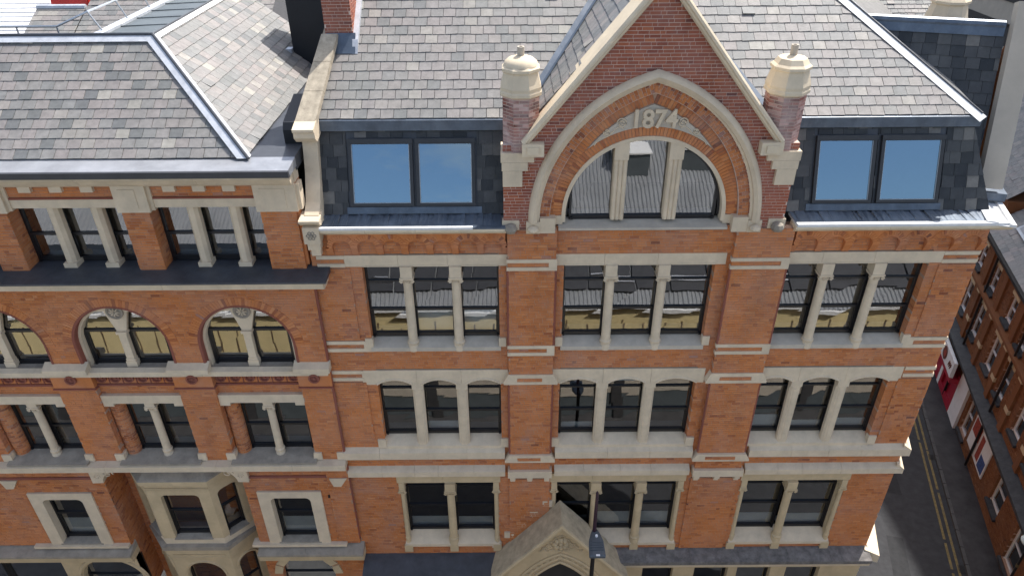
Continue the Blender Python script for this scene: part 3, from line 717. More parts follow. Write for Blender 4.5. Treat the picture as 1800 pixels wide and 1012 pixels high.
for x0, x1 in ((-4.5, -.25), (6.62, 11.2)):
    m = MB(); k = 40
    for i in range(k):
        a, b = x0+(x1-x0)*i/k, x0+(x1-x0)*(i+1)/k
        m.face([(a, -.2, 18.242+jit(.006)), (b, -.2, 18.242+jit(.006)), (b, .42, 18.29+jit(.03)), (a, .42, 18.29+jit(.03))])
    part('gutter_lead', m, 'lead', W, fix=False)
# --- mansard faces
tl = .342; Vm = Vector((0, tl, 1)).normalized(); f_ = Vm.length
def vz(z): return (z-18.28)/Vm.z
sky_l = [(-3.80, -2.30), (-2.23, -.85)]; sky_r = [(7.12, 8.52), (8.64, 10.10)]
hl = [(a-.05, b+.05, vz(18.44), vz(19.98)) for a, b in sky_l+sky_r]
slates('mansard', W, (0, .343, 18.28), (1, 0, 0), Vm, [(-4.5, 0), (-.1, 0), (-.1, vz(20.2)), (-4.5, vz(20.2))], 'slate_dark', .285, .275, holes=hl, jitter=1.6, seed=11)
slates('mansard', W, (0, .343, 18.28), (1, 0, 0), Vm, [(6.3, 0), (11.4, 0), (10.74, vz(20.24)), (6.3, vz(20.24))], 'slate_dark', .285, .275, holes=hl, jitter=1.6, seed=12)
m = MB(); m.face([(11.4, .33, 18.28), st(6, -.3)+(18.28,), st(6, -1.0)+(20.2,), (10.74, 1.0, 20.2)]); part('return_mansard', m, 'slate_dark', W, fix=False)
def onm(x, z, h): n = Vector((0, -Vm.z, Vm.y)); p = Vector((x, .343, 18.28))+Vm*vz(z)+n*h; return p
BM = Matrix(((1, 0, 0, 0), (0, -Vm.z*-1*0+Vm.z, Vm.y, .343), (0, -Vm.y, Vm.z, 18.28), (0, 0, 0, 1)))   # local x, y (inwards), z (up the face)
for a, b in sky_l+sky_r:
    za, zb = vz(18.47), vz(19.95); f = MB(); t = .075
    f.box(a, a+t, -.07, .02, za, zb); f.box(b-t, b, -.07, .02, za, zb); f.box(a+t, b-t, -.07, .02, za, za+.07); f.box(a+t, b-t, -.085, .02, zb-.12, zb)
    w = part('rooflight', f, 'frame_grey', W, BM, fix=False)
    g = MB()
    g.box(a+t, a+t+.018, -.055, -.03, za+.07, zb-.12); g.box(b-t-.018, b-t, -.055, -.03, za+.07, zb-.12); g.box(a+t+.018, b-t-.018, -.055, -.03, za+.07, za+.085)
    part('glazing_bead', g, 'frame_alu', w, BM, fix=False)
    c = MB(); c.face([(a+t, -.035, za+.07), (b-t, -.035, za+.07), (b-t, -.035, zb-.12), (a+t, -.035, zb-.12)]); part('pane', c, 'glass_sky', w, BM, fix=False)
    h = MB(); h.box(a-.01, b+.01, -.095, -.085, zb-.10, zb+.005); part('hood', h, 'frame_grey', w, BM, fix=False)
    r_ = MB(); r_.face([(a, .5, za), (b, .5, za), (b, .5, zb), (a, .5, zb)]); r_.box(b-t-.13, b-t-.0, .03, .1, za, zb); part('lining', r_, 'inner_sill' if a > 0 else 'room', w, BM, fix=False)
for x0, x1 in ((-3.9, -.7), (7.0, 10.2)):
    m = MB().box(x0, x1, -.03, .0, vz(18.3), vz(18.45)); part('apron_flashing', m, 'lead', W, BM, fix=False)
for x0, x1 in ((-4.46, -.15), (6.35, 10.85)):
    m = MB().prismx([(.93, 20.15), (.90, 20.15), (.88, 20.40), (1.02, 20.45), (1.05, 20.40)], x0, x1); part('curb_flashing', m, 'lead', W)
# --- main roof slope
tp = math.tan(R(36)); Vr = Vector((0, 1, tp)).normalized(); LR = 7.6
def vy(y): return (y-.93)/Vr.y
def zy(y): return 20.43+(y-.93)*tp
hipx = lambda y: 10.82-(y-.93)*.91
slates('roof', W, (0, .93, 20.43), (1, 0, 0), Vr, [(-4.45, 0), (hipx(.93), 0), (hipx(4.7), vy(4.7)), (-4.45, vy(4.7))], 'slate', .305, .267, cap=300, seed=21,
       pick=lambda u, v: v < 4.2 and (u < .2 or u > 6.2))
m = MB(); m.face([(hipx(.93), .93, 20.43), st(7, -.9)+(20.43,), st(9, -4.4)+(zy(4.7),), (hipx(4.7), 4.7, zy(4.7))]); part('return_roof', m, 'slate', W, fix=False)
part('ridge', MB().tube([(-4.4, 4.7, zy(4.7)), (hipx(4.7), 4.7, zy(4.7))], .09, 8), 'lead', W, smooth=True)
m = MB(); m.face([(-4.4, 4.7, zy(4.7)-.03), (hipx(4.7), 4.7, zy(4.7)-.03), (hipx(4.7)+1.5, 9.2, 20.2), (-4.4, 9.2, 20.2)]); part('back_slope', m, 'slate', W, fix=False)
hp0 = Vector((hipx(.85), .85, zy(.85)+.03)); hp1 = Vector((hipx(4.7), 4.7, zy(4.7)+.05))
hd = (hp1-hp0).normalized(); Nf = Vector((0, -tp, 1)).normalized(); side = hd.cross(Nf).normalized()
m = MB(); m.face([hp0, hp1, hp1-side*.24, hp0-side*.24] if (side.x > 0) else [hp0, hp1, hp1+side*.24, hp0+side*.24]); part('hip_flashing', m, 'flashing_white', W, fix=False)
m = MB().tube([hp0+hd*.12, hp1], .028, 8); part('hip_roll', m, 'lead_dark', W, smooth=True)
m = MB(); d3 = Vector((st(1, 0)[0]-11.3, st(1, 0)[1], 0)); sr = Vector((.3, -.03, -.16))
m.face([hp0+hd*.25, hp1, hp1+sr, hp0+hd*.25+sr*.5]); part('hip_flashing', m, 'lead_pale', W, fix=False)
# --- verge coping, kneeler, chimney
def slab(path, x0, x1, th):           # path of (y,z), slab of thickness th above
    m = MB(); n = len(path)
    top = [(x0, y, z) for y, z in path], [(x1, y, z) for y, z in path]
    for i in range(n-1):
        (ya, za), (yb, zb) = path[i], path[i+1]; L = math.hypot(yb-ya, zb-za); ny, nz = -(zb-za)/L*th, (yb-ya)/L*th
        m.v += [(x0, ya, za), (x1, ya, za), (x1, yb, zb), (x0, yb, zb), (x0, ya+ny, za+nz), (x1, ya+ny, za+nz), (x1, yb+ny, zb+nz), (x0, yb+ny, zb+nz)]
        b = len(m.v)-8
        for q in [(0, 1, 5, 4), (1, 2, 6, 5), (2, 3, 7, 6), (3, 0, 4, 7), (4, 5, 6, 7), (3, 2, 1, 0)]: m.f.append(tuple(b+i for i in q)); m.r.append(.5)
    return m
def lean(y): return (-4.86+.19*(y-.7), -4.40+.15*(y-.7))
y = .7
while y < 2.7:
    y2 = min(2.7, y+.67); m = slab([(y, zy(y)+.12), (y2-.008, zy(y2-.008)+.12)], 0, 1, .13)
    m.v = [(lean(b)[0]+a*(lean(b)[1]-lean(b)[0]), b, c) for a, b, c in m.v]; part('coping_stone', m, 'stone_moss', W); y = y2
y = 3.8
while y < 4.4: part('coping_stone', slab([(y, zy(y)+.12), (y+.79, zy(y+.79)+.12)], -4.3, -3.95, .13), 'stone_moss', W); y += .8
yy0, yy1 = .15, .70
m = MB().prismx([(-.12, 18.28), (.38, 18.28), (.62, 18.9), (1.0, 20.2), (.78, 20.28), (.5, 19.3), (.18, 18.7), (-.12, 18.5)][::-1], -4.8, -4.46); part('verge_pilaster', m, 'stone', W)
m = MB().prismx([(.36, 20.18), (.36, 20.30), (.3, 20.34), (.3, 20.40), (.9, 20.56), (.9, 20.1), (.5, 20.05)], -4.88, -4.4); part('kneeler', m, 'stone', W)
m = MB().prismx([(-.2, 18.28), (-.34, 18.4), (-.34, 18.45), (.1, 18.52), (.1, 18.28)], -4.9, -4.42); part('verge_base', m, 'stone', W)
m = MB().box(-4.84, -4.46, -.34, .0, 17.86, 18.28).box(-4.80, -4.5, -.26, 0, 17.66, 17.86).box(-4.76, -4.54, -.18, 0, 17.46, 17.66)
kn = part('corbel', m, 'stone', W)
m = MB()
for q in range(6):
    t = q*math.pi/3; pt = [(-4.65+.075*math.cos(t)+.035*math.cos(a), -.345, 18.08+.075*math.sin(t)+.035*math.sin(a)) for a in [i*math.pi/4 for i in range(9)]]; m.tube(pt, .014, 5)
m.tube([(-4.65, -.34, 18.08), (-4.65, -.38, 18.08)], .035, 8); part('rosette', m, 'stone_grey', kn, smooth=True)
m = MB(); m.prismx([(.2, 17), (9, 17), (9, 20.2), (4.7, zy(4.7)+.1), (.93, 20.5), (.45, 18.4)], -4.84, -4.5); m.v = [(a+(.17*(b-.93) if b > .93 else 0), b, c) for a, b, c in m.v]; part('party_wall', m, 'stone_grey', W)
ch = part('chimney', MB().box(-4.42, -3.78, 2.72, 3.75, 20.6, 23.5), 'mortar_light', W, fix=False)
chb = brick_wall('chimney_face', ch, -4.42, -3.78, 20.9, 23.48, 2.71, mat='brick_dark', mortar='mortar_light', depth=.01, single=lambda x, z: True, cap=80, edge=False)
brick_wall('chimney_face', ch, 0, 1.03, 20.9, 23.48, -.01, mat='brick_dark', mortar='mortar_light', depth=.01, edge=False, M=Matrix.Translation((-3.78, 2.72, 0)) @ Matrix.Rotation(math.pi/2, 4, 'Z'))
m = MB().prismx([(2.4, zy(2.4)+.025), (2.7, zy(2.7)+.02), (2.7, zy(2.7)+.22)], -4.4, -3.7); part('chimney_flashing', m, 'lead', ch)
m = MB().prismx([(2.4, zy(2.4)+.02), (3.9, zy(3.9)+.02), (3.9, zy(3.9)+.16), (2.6, zy(2.6)+.16)], -3.772, -3.64); part('chimney_flashing', m, 'lead_pale', ch)
# --- central gable
GX = 3.08; gs = 1.115; GA = 23.62
gz = lambda x: GA-abs(x-GX)*gs
gb = lambda z: (-.18, 6.34) if z < 20.2 else (GX-(GA-z)/gs+.16, GX+(GA-z)/gs-.16)
AE, AZ = .93, 18.3                           # pointed arch centre offset and springing
brick_wall('gable_wall', W, -.18, 6.34, 18.1, 23.5, -.11, [HP(GX, 3.36, AE, 18.1, AZ)], 'brick_dark', 'mortar_light', depth=.4, bound=gb, single=lambda x, z: z > 19.9, cap=220)
brick_wall('spandrel', W, 1.06, 5.3, 17.37, 18.12, -.02, depth=.1)
# arch orders
def fillring(y0, y1, mat, Rr, r_in, parent, name):
    m = MB(); N = 64
    for i in range(N):
        pr = []
        for k in (i, i+1):
            t = math.pi*k/N; d = Vector((math.cos(t), math.sin(t)))
            e = AE if d.x < 0 else -AE           # ray from (GX,AZ) against the arc centre (GX+e)
            b = d.x*e; rr = b+math.sqrt(b*b-AE*AE+Rr*Rr)
            pr.append(((GX+d.x*r_in, AZ+.1+d.y*r_in), (GX+d.x*rr, AZ+d.y*rr)))
        (a0, b0), (a1, b1) = pr
        m.prism([a1, a0, b0, b1], y0, y1, .5+.1*random.random())
    return part(name, m, mat, parent)
fillring(.03, .3, 'mortar', 3.12, 1.9, W, 'arch_backing')
part('arch_bedding', MB().sweep(pointed(GX, AZ, 3.12, AE, 22), [(0, .1), (0, -.044), (.245, -.044), (.245, .1)]), 'mortar_light', W)
TA = math.acos(AE/3.36)
for sgn in (1, -1):
    c = GX+sgn*AE
    a0, a1 = (math.pi, math.pi-TA) if sgn > 0 else (0, TA)
    voussoirs('arch_bricks', W, c, AZ, 3.13, 3.36, a0, a1, -.052, .1, 'brick', .085, 1)
    voussoirs('arch_bricks', W, c, AZ, 2.90, 3.11, a0, math.pi-math.acos(AE/2.95) if sgn > 0 else math.acos(AE/2.95), .022, .1, 'brick', .08)
voussoirs('arch_bricks', W, GX, AZ+.1, 1.91, 2.12, 0, math.pi, .018, .1, 'brick', .078)
part('arch_hood', MB().sweep(pointed(GX, AZ, 3.36, AE, 22), [(0, .0), (0, -.14), (.05, -.16), (.06, -.22), (.14, -.27), (.21, -.24), (.265, -.15), (.265, -.0)]), 'stone', W, smooth=True)
part('archivolt', MB().sweep([(GX-1.82, 18.22)]+[(GX-1.82*math.cos(math.pi*i/40), AZ+.1+1.82*math.sin(math.pi*i/40)) for i in range(41)]+[(GX+1.82, 18.22)], [(0, .26), (0, .0), (.09, -.005), (.1, .05), (.1, .26)]), 'stone', W, smooth=True)
part('arch_frame', MB().sweep([(GX-1.76, 18.3)]+[(GX-1.76*math.cos(math.pi*i/40), AZ+.1+1.76*math.sin(math.pi*i/40)) for i in range(41)]+[(GX+1.76, 18.3)], [(0, .3), (0, .2), (.07, .2), (.07, .3)]), 'frame_black', W)
# date panel: crescent between the pointed and the round arch
m = MB(); N = 40; ends = 1.36
top = []; bot = []
for i in range(N+1):
    x = -ends+2*ends*i/N
    e = AE if x <= 0 else -AE
    top.append((GX+x, AZ+math.sqrt(2.88**2-(x-e)**2))); bot.append((GX+x, min(AZ+.1+math.sqrt(2.13**2-x*x), top[-1][1]-.004)))
for i in range(N): m.prism([bot[i], bot[i+1], top[i+1], top[i]], -.012, .08)
panel = part('date_panel', m, 'stone_sill', W)
cu = bpy.data.curves.new('numerals', 'FONT'); cu.body = '1874'; cu.size = .56; cu.extrude = .035; cu.bevel_depth = 0; cu.offset = .014; cu.align_x = 'CENTER'; cu.space_character = 1.0
to = bpy.data.objects.new('numerals', cu); scene.collection.objects.link(to); bpy.context.view_layer.update()
tm = bpy.data.meshes.new_from_object(to.evaluated_get(bpy.context.evaluated_depsgraph_get())); bpy.data.objects.remove(to)
tm.materials.clear(); tm.materials.append(MATS['stone'])
part('numerals', tm, None, panel, Matrix.Translation((GX+.02, -.047, 20.535)) @ Matrix.Rotation(R(90), 4, 'X') @ Matrix.Scale(.92, 4, (1, 0, 0)))
for s in (-1, 1):
    m = MB()
    for cx0, cz0, r0, hand in ((.66, 20.62, .115, 1), (.98, 20.42, .075, -1)):
        m.tube([(GX+s*(cx0+(r0*(1-t/14))*math.cos(hand*t)), -.02, cz0+r0*(1-t/14)*math.sin(hand*t)) for t in [i*.5 for i in range(25)]], .016, 5)
    m.tube([(GX+s*(.62+.62*t), -.016, 20.50-.36*t*t-.05*t+.05*math.sin(9*t)) for t in [i/14 for i in range(15)]], .014, 5)
    part('scrollwork', m, 'stone', panel, smooth=True)
# gable window
ed = [GX-1.74, 2.475, 3.70, GX+1.74]
for j in range(3): window(W, ed[j]+.02, ed[j+1]-.02, 18.2, 20.0 if j != 1 else 20.25, .24, (), False, blind=0)
for c in (2.475, 3.70):
    top = AZ+.1+math.sqrt(1.83**2-(c-GX)**2)
    m = MB()
    for k in range(3): m.lathe([(.055, 18.25), (.055, 19.75)], c-.1+.1*k, .08, 10)
    m.box(c-.155, c+.155, .1, .26, 18.25, top)
    p = part('mullion', m, 'stone', W)
    part('mullion_cap', MB().prism([(c-.16, 19.75), (c+.16, 19.75), (c+.16, AZ+.12+math.sqrt(1.83**2-(c+.16-GX)**2)), (c-.16, AZ+.12+math.sqrt(1.83**2-(c-.16-GX)**2))], .01, .26), 'stone', p)
sill(W, GX-1.98, GX+1.98, 18.21, 18.12, .26, -.13, .06, 'stone_sill')
room(W, .6, 5.6, 18.2, 20.6, .5, 2.2)
for s in (-1, 1):
    xa = GX+s*2.42; m = MB()
    m.box(min(xa, xa-s*.36), max(xa, xa-s*.36), -.18, .05, 18.02, 18.40); m.box(min(xa-s*.36, xa-s*.54), max(xa-s*.36, xa-s*.54), -.0, .2, 18.16, 18.38)
    part('springer', m, 'stone', W, fix=False)
    xb = GX+s*2.58; m = MB().box(min(xb-.16, xb+.16), max(xb-.16, xb+.16), -.2, 0, 18.02, 18.32); p = part('label_stop', m, 'stone', W, fix=False)
    m = MB().lathe([(.03, -.06), (.10, -.05), (.14, 0), (.12, .06), (.03, .1)], xb, -.24, 9)
    m.v = [(x, y, 18.14+z) for x, y, z in m.v]; part('boss', m, 'stone', p)
    xc = GX+s*3.1; m = MB().box(xc-.2, xc+.2, -.16, 0, 18.06, 18.34); p = part('label_stop', m, 'stone', W, fix=False)
    m = MB().lathe([(.03, -.1), (.12, -.08), (.16, 0), (.13, .08), (.04, .13)], xc, -.24, 8); m.v = [(x, y, 18.17+z) for x, y, z in m.v]; part('boss', m, 'stone_grey', p)
    # quoins under the turret
    xt = GX+s*2.85
    for x0, x1, z0, z1 in ((-.42, .02, 19.22, 19.60), (-.44, .14, 19.60, 19.80), (-.46, .28, 19.80, 20.02)):
        a, b = (xt+x0, xt+x1) if s < 0 else (xt-x1, xt-x0)
        m = MB().box(a, b, -.215, .5, z0, z1-.004); part('quoin', m, 'stone', W, fix=False)
    m = MB().prism([(GX+s*2.6-.24, 19.98), (GX+s*2.6+.24, 19.98), (GX+s*2.6+.24, 20.26), (GX+s*2.6-.24, 20.26)], -.34, 0); p = part('kneeler', m, 'stone_cream', W)
    m = MB().box(GX+s*2.6-.13, GX+s*2.6+.13, -.38, -.34, 20.04, 20.2); part('kneeler_face', m, 'stone_cream', p, fix=False)
    # raking coping
    a, b = (GX-2.86, 20.3), (GX, GA+.14)
    path = [a, b] if s < 0 else [(GX, GA+.14), (GX+2.86, 20.3)]
    part('gable_coping', MB().sweep(path, [(0, .5), (0, -.26), (-.04, -.31), (-.09, -.31), (-.115, -.26), (-.15, -.25), (-.18, -.2), (-.18, .0), (-.08, .5)]), 'stone_cream', W)
    # turret
    tx, ty = GX+s*2.86, .22; rt = .42
    t = part('turret', MB().lathe([(rt, 19.98), (rt, 21.25)], tx, ty, 8, a0=math.pi/8), 'mortar_light', W)
    br = MB()
    for q in range(8):
        a0 = math.pi/8+q*math.pi/4; A = Vector((math.cos(a0), math.sin(a0)))*rt; B = Vector((math.cos(a0+math.pi/4), math.sin(a0+math.pi/4)))*rt
        nn = ((A+B)/2).normalized()
        for k in range(17):
            z = 20.0+k*.0735; f0 = .62 if (k+q) % 2 else .38
            for g0, g1 in ((0, f0), (f0, 1)):
                p0 = A.lerp(B, g0)+(B-A).normalized()*(.005 if g0 else 0); p1 = A.lerp(B, g1)-(B-A).normalized()*(.005 if g1 < 1 else 0); e = nn*random.uniform(.004, .01); rv = random.random()
                br.face([(tx+p0.x+e.x, ty+p0.y+e.y, z+.008), (tx+p1.x+e.x, ty+p1.y+e.y, z+.008), (tx+p1.x+e.x, ty+p1.y+e.y, z+.0655), (tx+p0.x+e.x, ty+p0.y+e.y, z+.0655)], rv)
                br.face([(tx+p0.x+e.x, ty+p0.y+e.y, z+.0655), (tx+p1.x+e.x, ty+p1.y+e.y, z+.0655), (tx+p1.x, ty+p1.y, z+.0655), (tx+p0.x, ty+p0.y, z+.0655)], rv)
    part('brickwork', br, 'brick_pale', t, fix=False, kind='stuff')
    cap_ = MB().lathe([(.43, 21.2), (.48, 21.24), (.48, 21.30), (.46, 21.33), (.47, 21.40), (.39, 21.68), (.385, 21.70), (.43, 21.73), (.43, 21.79), (.38, 21.83)], tx, ty, 8, a0=math.pi/8)
    c = part('turret_cap', cap_, 'stone_cream', t)
    if s < 0: part('cap_dome', MB().lathe([(.37, 21.83), (.345, 21.90), (.26, 21.97), (.12, 22.01), (.1, 22.02)], tx, ty, 24), 'stone_cream', c, smooth=True)
    else: part('cap_dome', MB().lathe([(.37, 21.83), (.30, 21.94), (.1, 21.99)], tx, ty, 8, a0=math.pi/8), 'stone_cream', c)
    pm = MB().lathe([(.075, 21.95), (.075, 22.2), (.045, 22.2), (.045, 22.1)], tx, ty, 14); part('vent_pipe', pm, 'render_beige', c, smooth=True)
# gable roof
ga = math.atan(gs); Yb = lambda z: min(4.8, .93+(z-20.43)/tp)
ye = Yb(23.5)
for s in (-1, 1):
    Vg = Vector((-s*math.cos(ga), 0, math.sin(ga)))
    Lg = (23.58-20.43)/math.sin(ga)
    foot = Vector((GX+s*(23.58-20.43)/gs, .2, 20.43))
    if s < 0: slates('gable_roof', W, foot, (0, -1, 0), Vg, [(0, 0), (-.75, 0), (-(Yb(23.58)-.2), Lg), (0, Lg)], 'slate', .3, .26, seed=31, jitter=1.3)
    else: slates('gable_roof', W, foot, (0, 1, 0), Vg, [(0, 0), (.75, 0), (Yb(23.58)-.2, Lg), (0, Lg)], 'slate', .3, .26, seed=32, jitter=1.3)
    v0 = Vector((GX+s*(23.58-20.43)/gs, .93, 20.45)); v1 = Vector((GX, Yb(23.58), 23.6)); m = MB()
    m.face([v0+Vector((s*.02, -.0, .03)), v1+Vector((s*.02, 0, .03)), v1+Vector((s*.17, 0, .025)), v0+Vector((s*.17, 0, .025))])
    m.face([v0+Vector((-s*.12, 0, .16)), v1+Vector((-s*.12, 0, .16)), v1+Vector((s*.02, 0, .03)), v0+Vector((s*.02, 0, .03))])
    part('valley_lead', m, 'lead', W, fix=False)
# --- gable on the return side
P0 = Vector(st(1.05, -.25)+(18.6,)); inn = Vector((-n_st.x, -n_st.y, 0)); al = Vector((u_st.x, u_st.y, 0))
Vs = (al*math.cos(R(67))+Vector((0, 0, math.sin(R(67))))).normalized(); Ls = 3.45/math.sin(R(67))
slates('side_gable_roof', W, P0+inn*2.6, -inn, Vs, [(-1.2, 0), (2.55, 0), (2.55, Ls), (-1.2, Ls)], 'slate_dark', .29, .27, seed=41, jitter=1.4)
rp = P0+Vs*Ls
m = MB().tube([rp+inn*4.2+Vector((0, 0, .0)), rp+inn*.1], .1, 8); part('ridge_roll', m, 'lead', W, smooth=True)
m = MB(); a_, b_ = rp+inn*4.2, rp+inn*.1; Nn = Vector((0, 0, 1)).cross(inn).normalized()
m.face([a_-Vs*.28+Vector((0, -.03, .02)), b_-Vs*.28+Vector((0, -.03, .02)), b_+Vector((0, -.05, .05)), a_+Vector((0, -.05, .05))]); part('ridge_flashing', m, 'lead', W, fix=False)
back = rp+al*2.2; m = MB(); m.face([rp+inn*4, rp, P0+al*5.4, P0+al*5.4+inn*4]); part('side_gable_back', m, 'slate_dark', W, fix=False)
m = MB(); o_ = Vector((n_st.x, n_st.y, 0)); q0 = P0-Vs*.05+o_*.0; q1 = P0+Vs*(Ls+.5); w_ = o_*.50; th = Vector((0, -.16, .07))
for A, B in (((q0, q1), 0),):
    p = [q0, q0+w_, q1+w_, q1]; p2 = [x+th for x in p]; m.v += [tuple(x) for x in p+p2]
    m.f += [(0, 1, 2, 3), (7, 6, 5, 4), (0, 4, 5, 1), (1, 5, 6, 2), (2, 6, 7, 3), (3, 7, 4, 0)]; m.r += [.5]*6
part('side_gable_coping', m, 'render_beige', W)
bx('coping_flashing', W, 'lead', .9, 1.35, -.45, .35, 18.3, 18.5, M=MR)
m = MB(); m.face([P0+o_*.2, P0+o_*.2+al*4.4, rp+o_*.2]); part('side_gable_wall', m, 'brick', W, fix=False)
tp_ = Vector(st(5.2, -1.0)); t = part('turret', MB().lathe([(.42, 18.5), (.42, 21.6)], tp_.x, tp_.y, 8), 'brick_pale', W)
part('turret_cap', MB().lathe([(z_[0]*1.12, z_[1]+.55) for z_ in [(.46, 20.95), (.50, 21.0), (.50, 21.06), (.47, 21.10), (.39, 21.45), (.44, 21.49), (.44, 21.55), (.30, 21.72), (.1, 21.76), (.09, 21.98)]], tp_.x, tp_.y, 8, a0=.3), 'stone_cream', t)

# ================================================================== LEFT BUILDING
L = thing('brick_office', 'red brick building with round-arched paired windows, oriel bay and hipped slate roof', 'building', (-10, 0, 0))
XA, XB = -19.0, -4.87
ARC = [-6.87, -10.1, -13.33, -16.56]
# arch storey
brick_wall('wall', L, XA, XB, 13.99, 16.72, -.1, [HA(x, 1.24, 13.9, 14.76) for x in ARC], depth=.42)
for xc in ARC[:3]:
    voussoirs('arch_bricks', L, xc, 14.76, 1.245, 1.48, 0, math.pi, -.112, -.05, 'brick', .08)
    path = [(xc-1.2, 14.0)]+[(xc-1.2*math.cos(math.pi*i/32), 14.76+1.2*math.sin(math.pi*i/32)) for i in range(33)]+[(xc+1.2, 14.0)]
    part('arch_roll', MB().sweep(path, [(.06, -.12), (.0, -.115), (-.02, -.08), (-.02, .1), (.06, .1)]), 'terracotta', L, smooth=True)
    path = [(xc-1.18, 14.0)]+[(xc-1.18*math.cos(math.pi*i/32), 14.76+1.18*math.sin(math.pi*i/32)) for i in range(33)]+[(xc+1.18, 14.0)]
    part('stone_arch', MB().sweep(path, [(.0, .3), (.0, .04), (-.07, .04), (-.09, .3)]), 'stone', L, smooth=True)
    m = MB(); ch = 15.74; w = math.sqrt(1.1**2-(ch-14.76)**2); k = 14
    for i in range(k):
        a, b = -w+2*w*i/k, -w+2*w*(i+1)/k
        m.prism([(xc+a, ch), (xc+b, ch), (xc+b, 14.76+math.sqrt(1.1**2-b*b)), (xc+a, 14.76+math.sqrt(1.1**2-a*a))], .06, .3)
    m.prism([(xc-.12, 15.12), (xc+.12, 15.12), (xc+.30, ch), (xc-.30, ch)], .07, .18)
    tr = part('tracery', m, 'stone', L)
    m = MB().lathe([(.22, 0), (.22, .03), (.17, .04), (.16, .02)], 0, 0, 20); m.v = [(xc+x, .06-z, 15.74+y) for x, y, z in m.v]; ro = part('rosette', m, 'stone_grey', tr, smooth=True)
    m = MB()
    for q in range(8):
        t = q*math.pi/4; m.tube([(xc+.03*math.cos(t), .03, 15.74+.03*math.sin(t)), (xc+.09*math.cos(t), .01, 15.74+.09*math.sin(t)), (xc+.14*math.cos(t), .03, 15.74+.14*math.sin(t))], [.012, .026, .012], 6)
    part('petals', m, 'stone', ro, smooth=True)
    m = MB().box(xc-.10, xc+.10, .03, .17, 14.27, 15.06).box(xc-.14, xc+.14, .0, .17, 15.06, 15.13).box(xc-.14, xc+.14, .0, .17, 14.0, 14.19).box(xc-.12, xc+.12, .015, .17, 14.19, 14.27); part('mullion', m, 'stone', L, fix=False)
    window(L, xc-1.08, xc-.05, 14.0, 15.95, .22, (.45,), True); window(L, xc+.05, xc+1.08, 14.0, 15.95, .22, (.45,), True)
    sill(L, xc-1.2, xc+1.2, 14.02, 13.99, .24, -.16, .04, 'stone_grey')
room(L, XA, -5.0, 14.15, 16.7, .45, 4); room(L, XA, -5.0, 10.5, 14.1, .5, 4); room(L, XA, -5.0, 17.0, 19.2, .95, 4); room(L, XA, -5.0, 6.9, 10.3, .95, 4)
# string course, roundels, row 2
PIL = [(-5.70, XB), (-9.03, -8.05), (-12.28, -11.25), (-15.5, -14.5)]
def between():
    e = [(PIL[i+1][1], PIL[i][0]) for i in range(3)]; return e
band(L, XA, XB-.02, weather(-.2, -.05, 13.82, 14.03, 13.98), 'stone', 1.6, 'string_stone')
brick_wall('wall', L, XA, XB-.05, 10.4, 13.95, .06, [HR(a+.02, b-.02, 10.66, 13.05) for a, b in between()], depth=.3)
for a, b in between():
    n = 6; w = (b-a)/n
    m = MB().box(a, b, .02, .06, 13.44, 13.82); fr = part('roundel_frieze', m, 'brick', L, fix=False)
    for i in range(n):
        xc = a+w*(i+.5); m = MB().lathe([(.14, 0), (.14, .05), (.105, .055), (.09, .008), (.05, .008), (.035, .035), (.01, .04)], 0, 0, 16)
        m.v = [(xc+x, .02-z, 13.63+y) for x, y, z in m.v]; part('roundel', m, 'terracotta', fr, smooth=True)
        if i: m = MB().box(xc-w/2-.012, xc-w/2+.012, .0, .02, 13.44, 13.82); part('frieze_rib', m, 'terracotta', fr, fix=False)
    part('string', MB().prismx([(-.02, 13.44), (-.05, 13.40), (.06, 13.37), (.06, 13.44)], a, b), 'terracotta', L)
    m = MB().box(a-.0, b, -.06, .1, 12.78, 13.06).box(a, a+.28, -.06, .25, 12.68, 12.78).box(b-.28, b, -.06, .25, 12.68, 12.78); part('lintel', m, 'stone', L, fix=False)
    sill(L, a-.05, b+.05, 10.84, 10.70, .3, -.3, .04, 'stone_grey', 'sill')
    for s, e in ((1, a),):
        m = MB().lathe([(.2, 10.75), (.2, 12.68)], e+s*.22, .2, 14); jr = part('round_jamb', m, 'mortar', L, smooth=True)
        br = MB()
        for k in range(25):
            z = 10.82+k*.0745
            for q in range(9):
                t0 = 2*math.pi*(q+(.5 if k % 2 else 0))/9; t1 = t0+2*math.pi/9*.93; pts = [(e+s*.22+.206*math.cos(t), .2+.206*math.sin(t)) for t in (t0, (t0+t1)/2, t1)]
                rv = random.random()
                for h in range(2): br.face([pts[h]+(z,), pts[h+1]+(z,), pts[h+1]+(z+.064,), pts[h]+(z+.064,)], rv)
        part('brickwork', br, 'brick', jr, fix=False, kind='stuff')
    c = (a+b)/2+.12; column(L, c, .1, 10.76, 12.78, 12.6, .11, 'stone', base=.22)
    window(L, a+.4, c-.03, 10.82, 12.8, .3, (.55,), True); window(L, c+.03, b-.08, 10.82, 12.8, .3, (.55,), True)
    bx('back_wall', L, 'brick', a, a+.4, .25, .5, 10.8, 12.8); bx('back_wall', L, 'brick', b-.08, b, .2, .5, 10.8, 12.8)
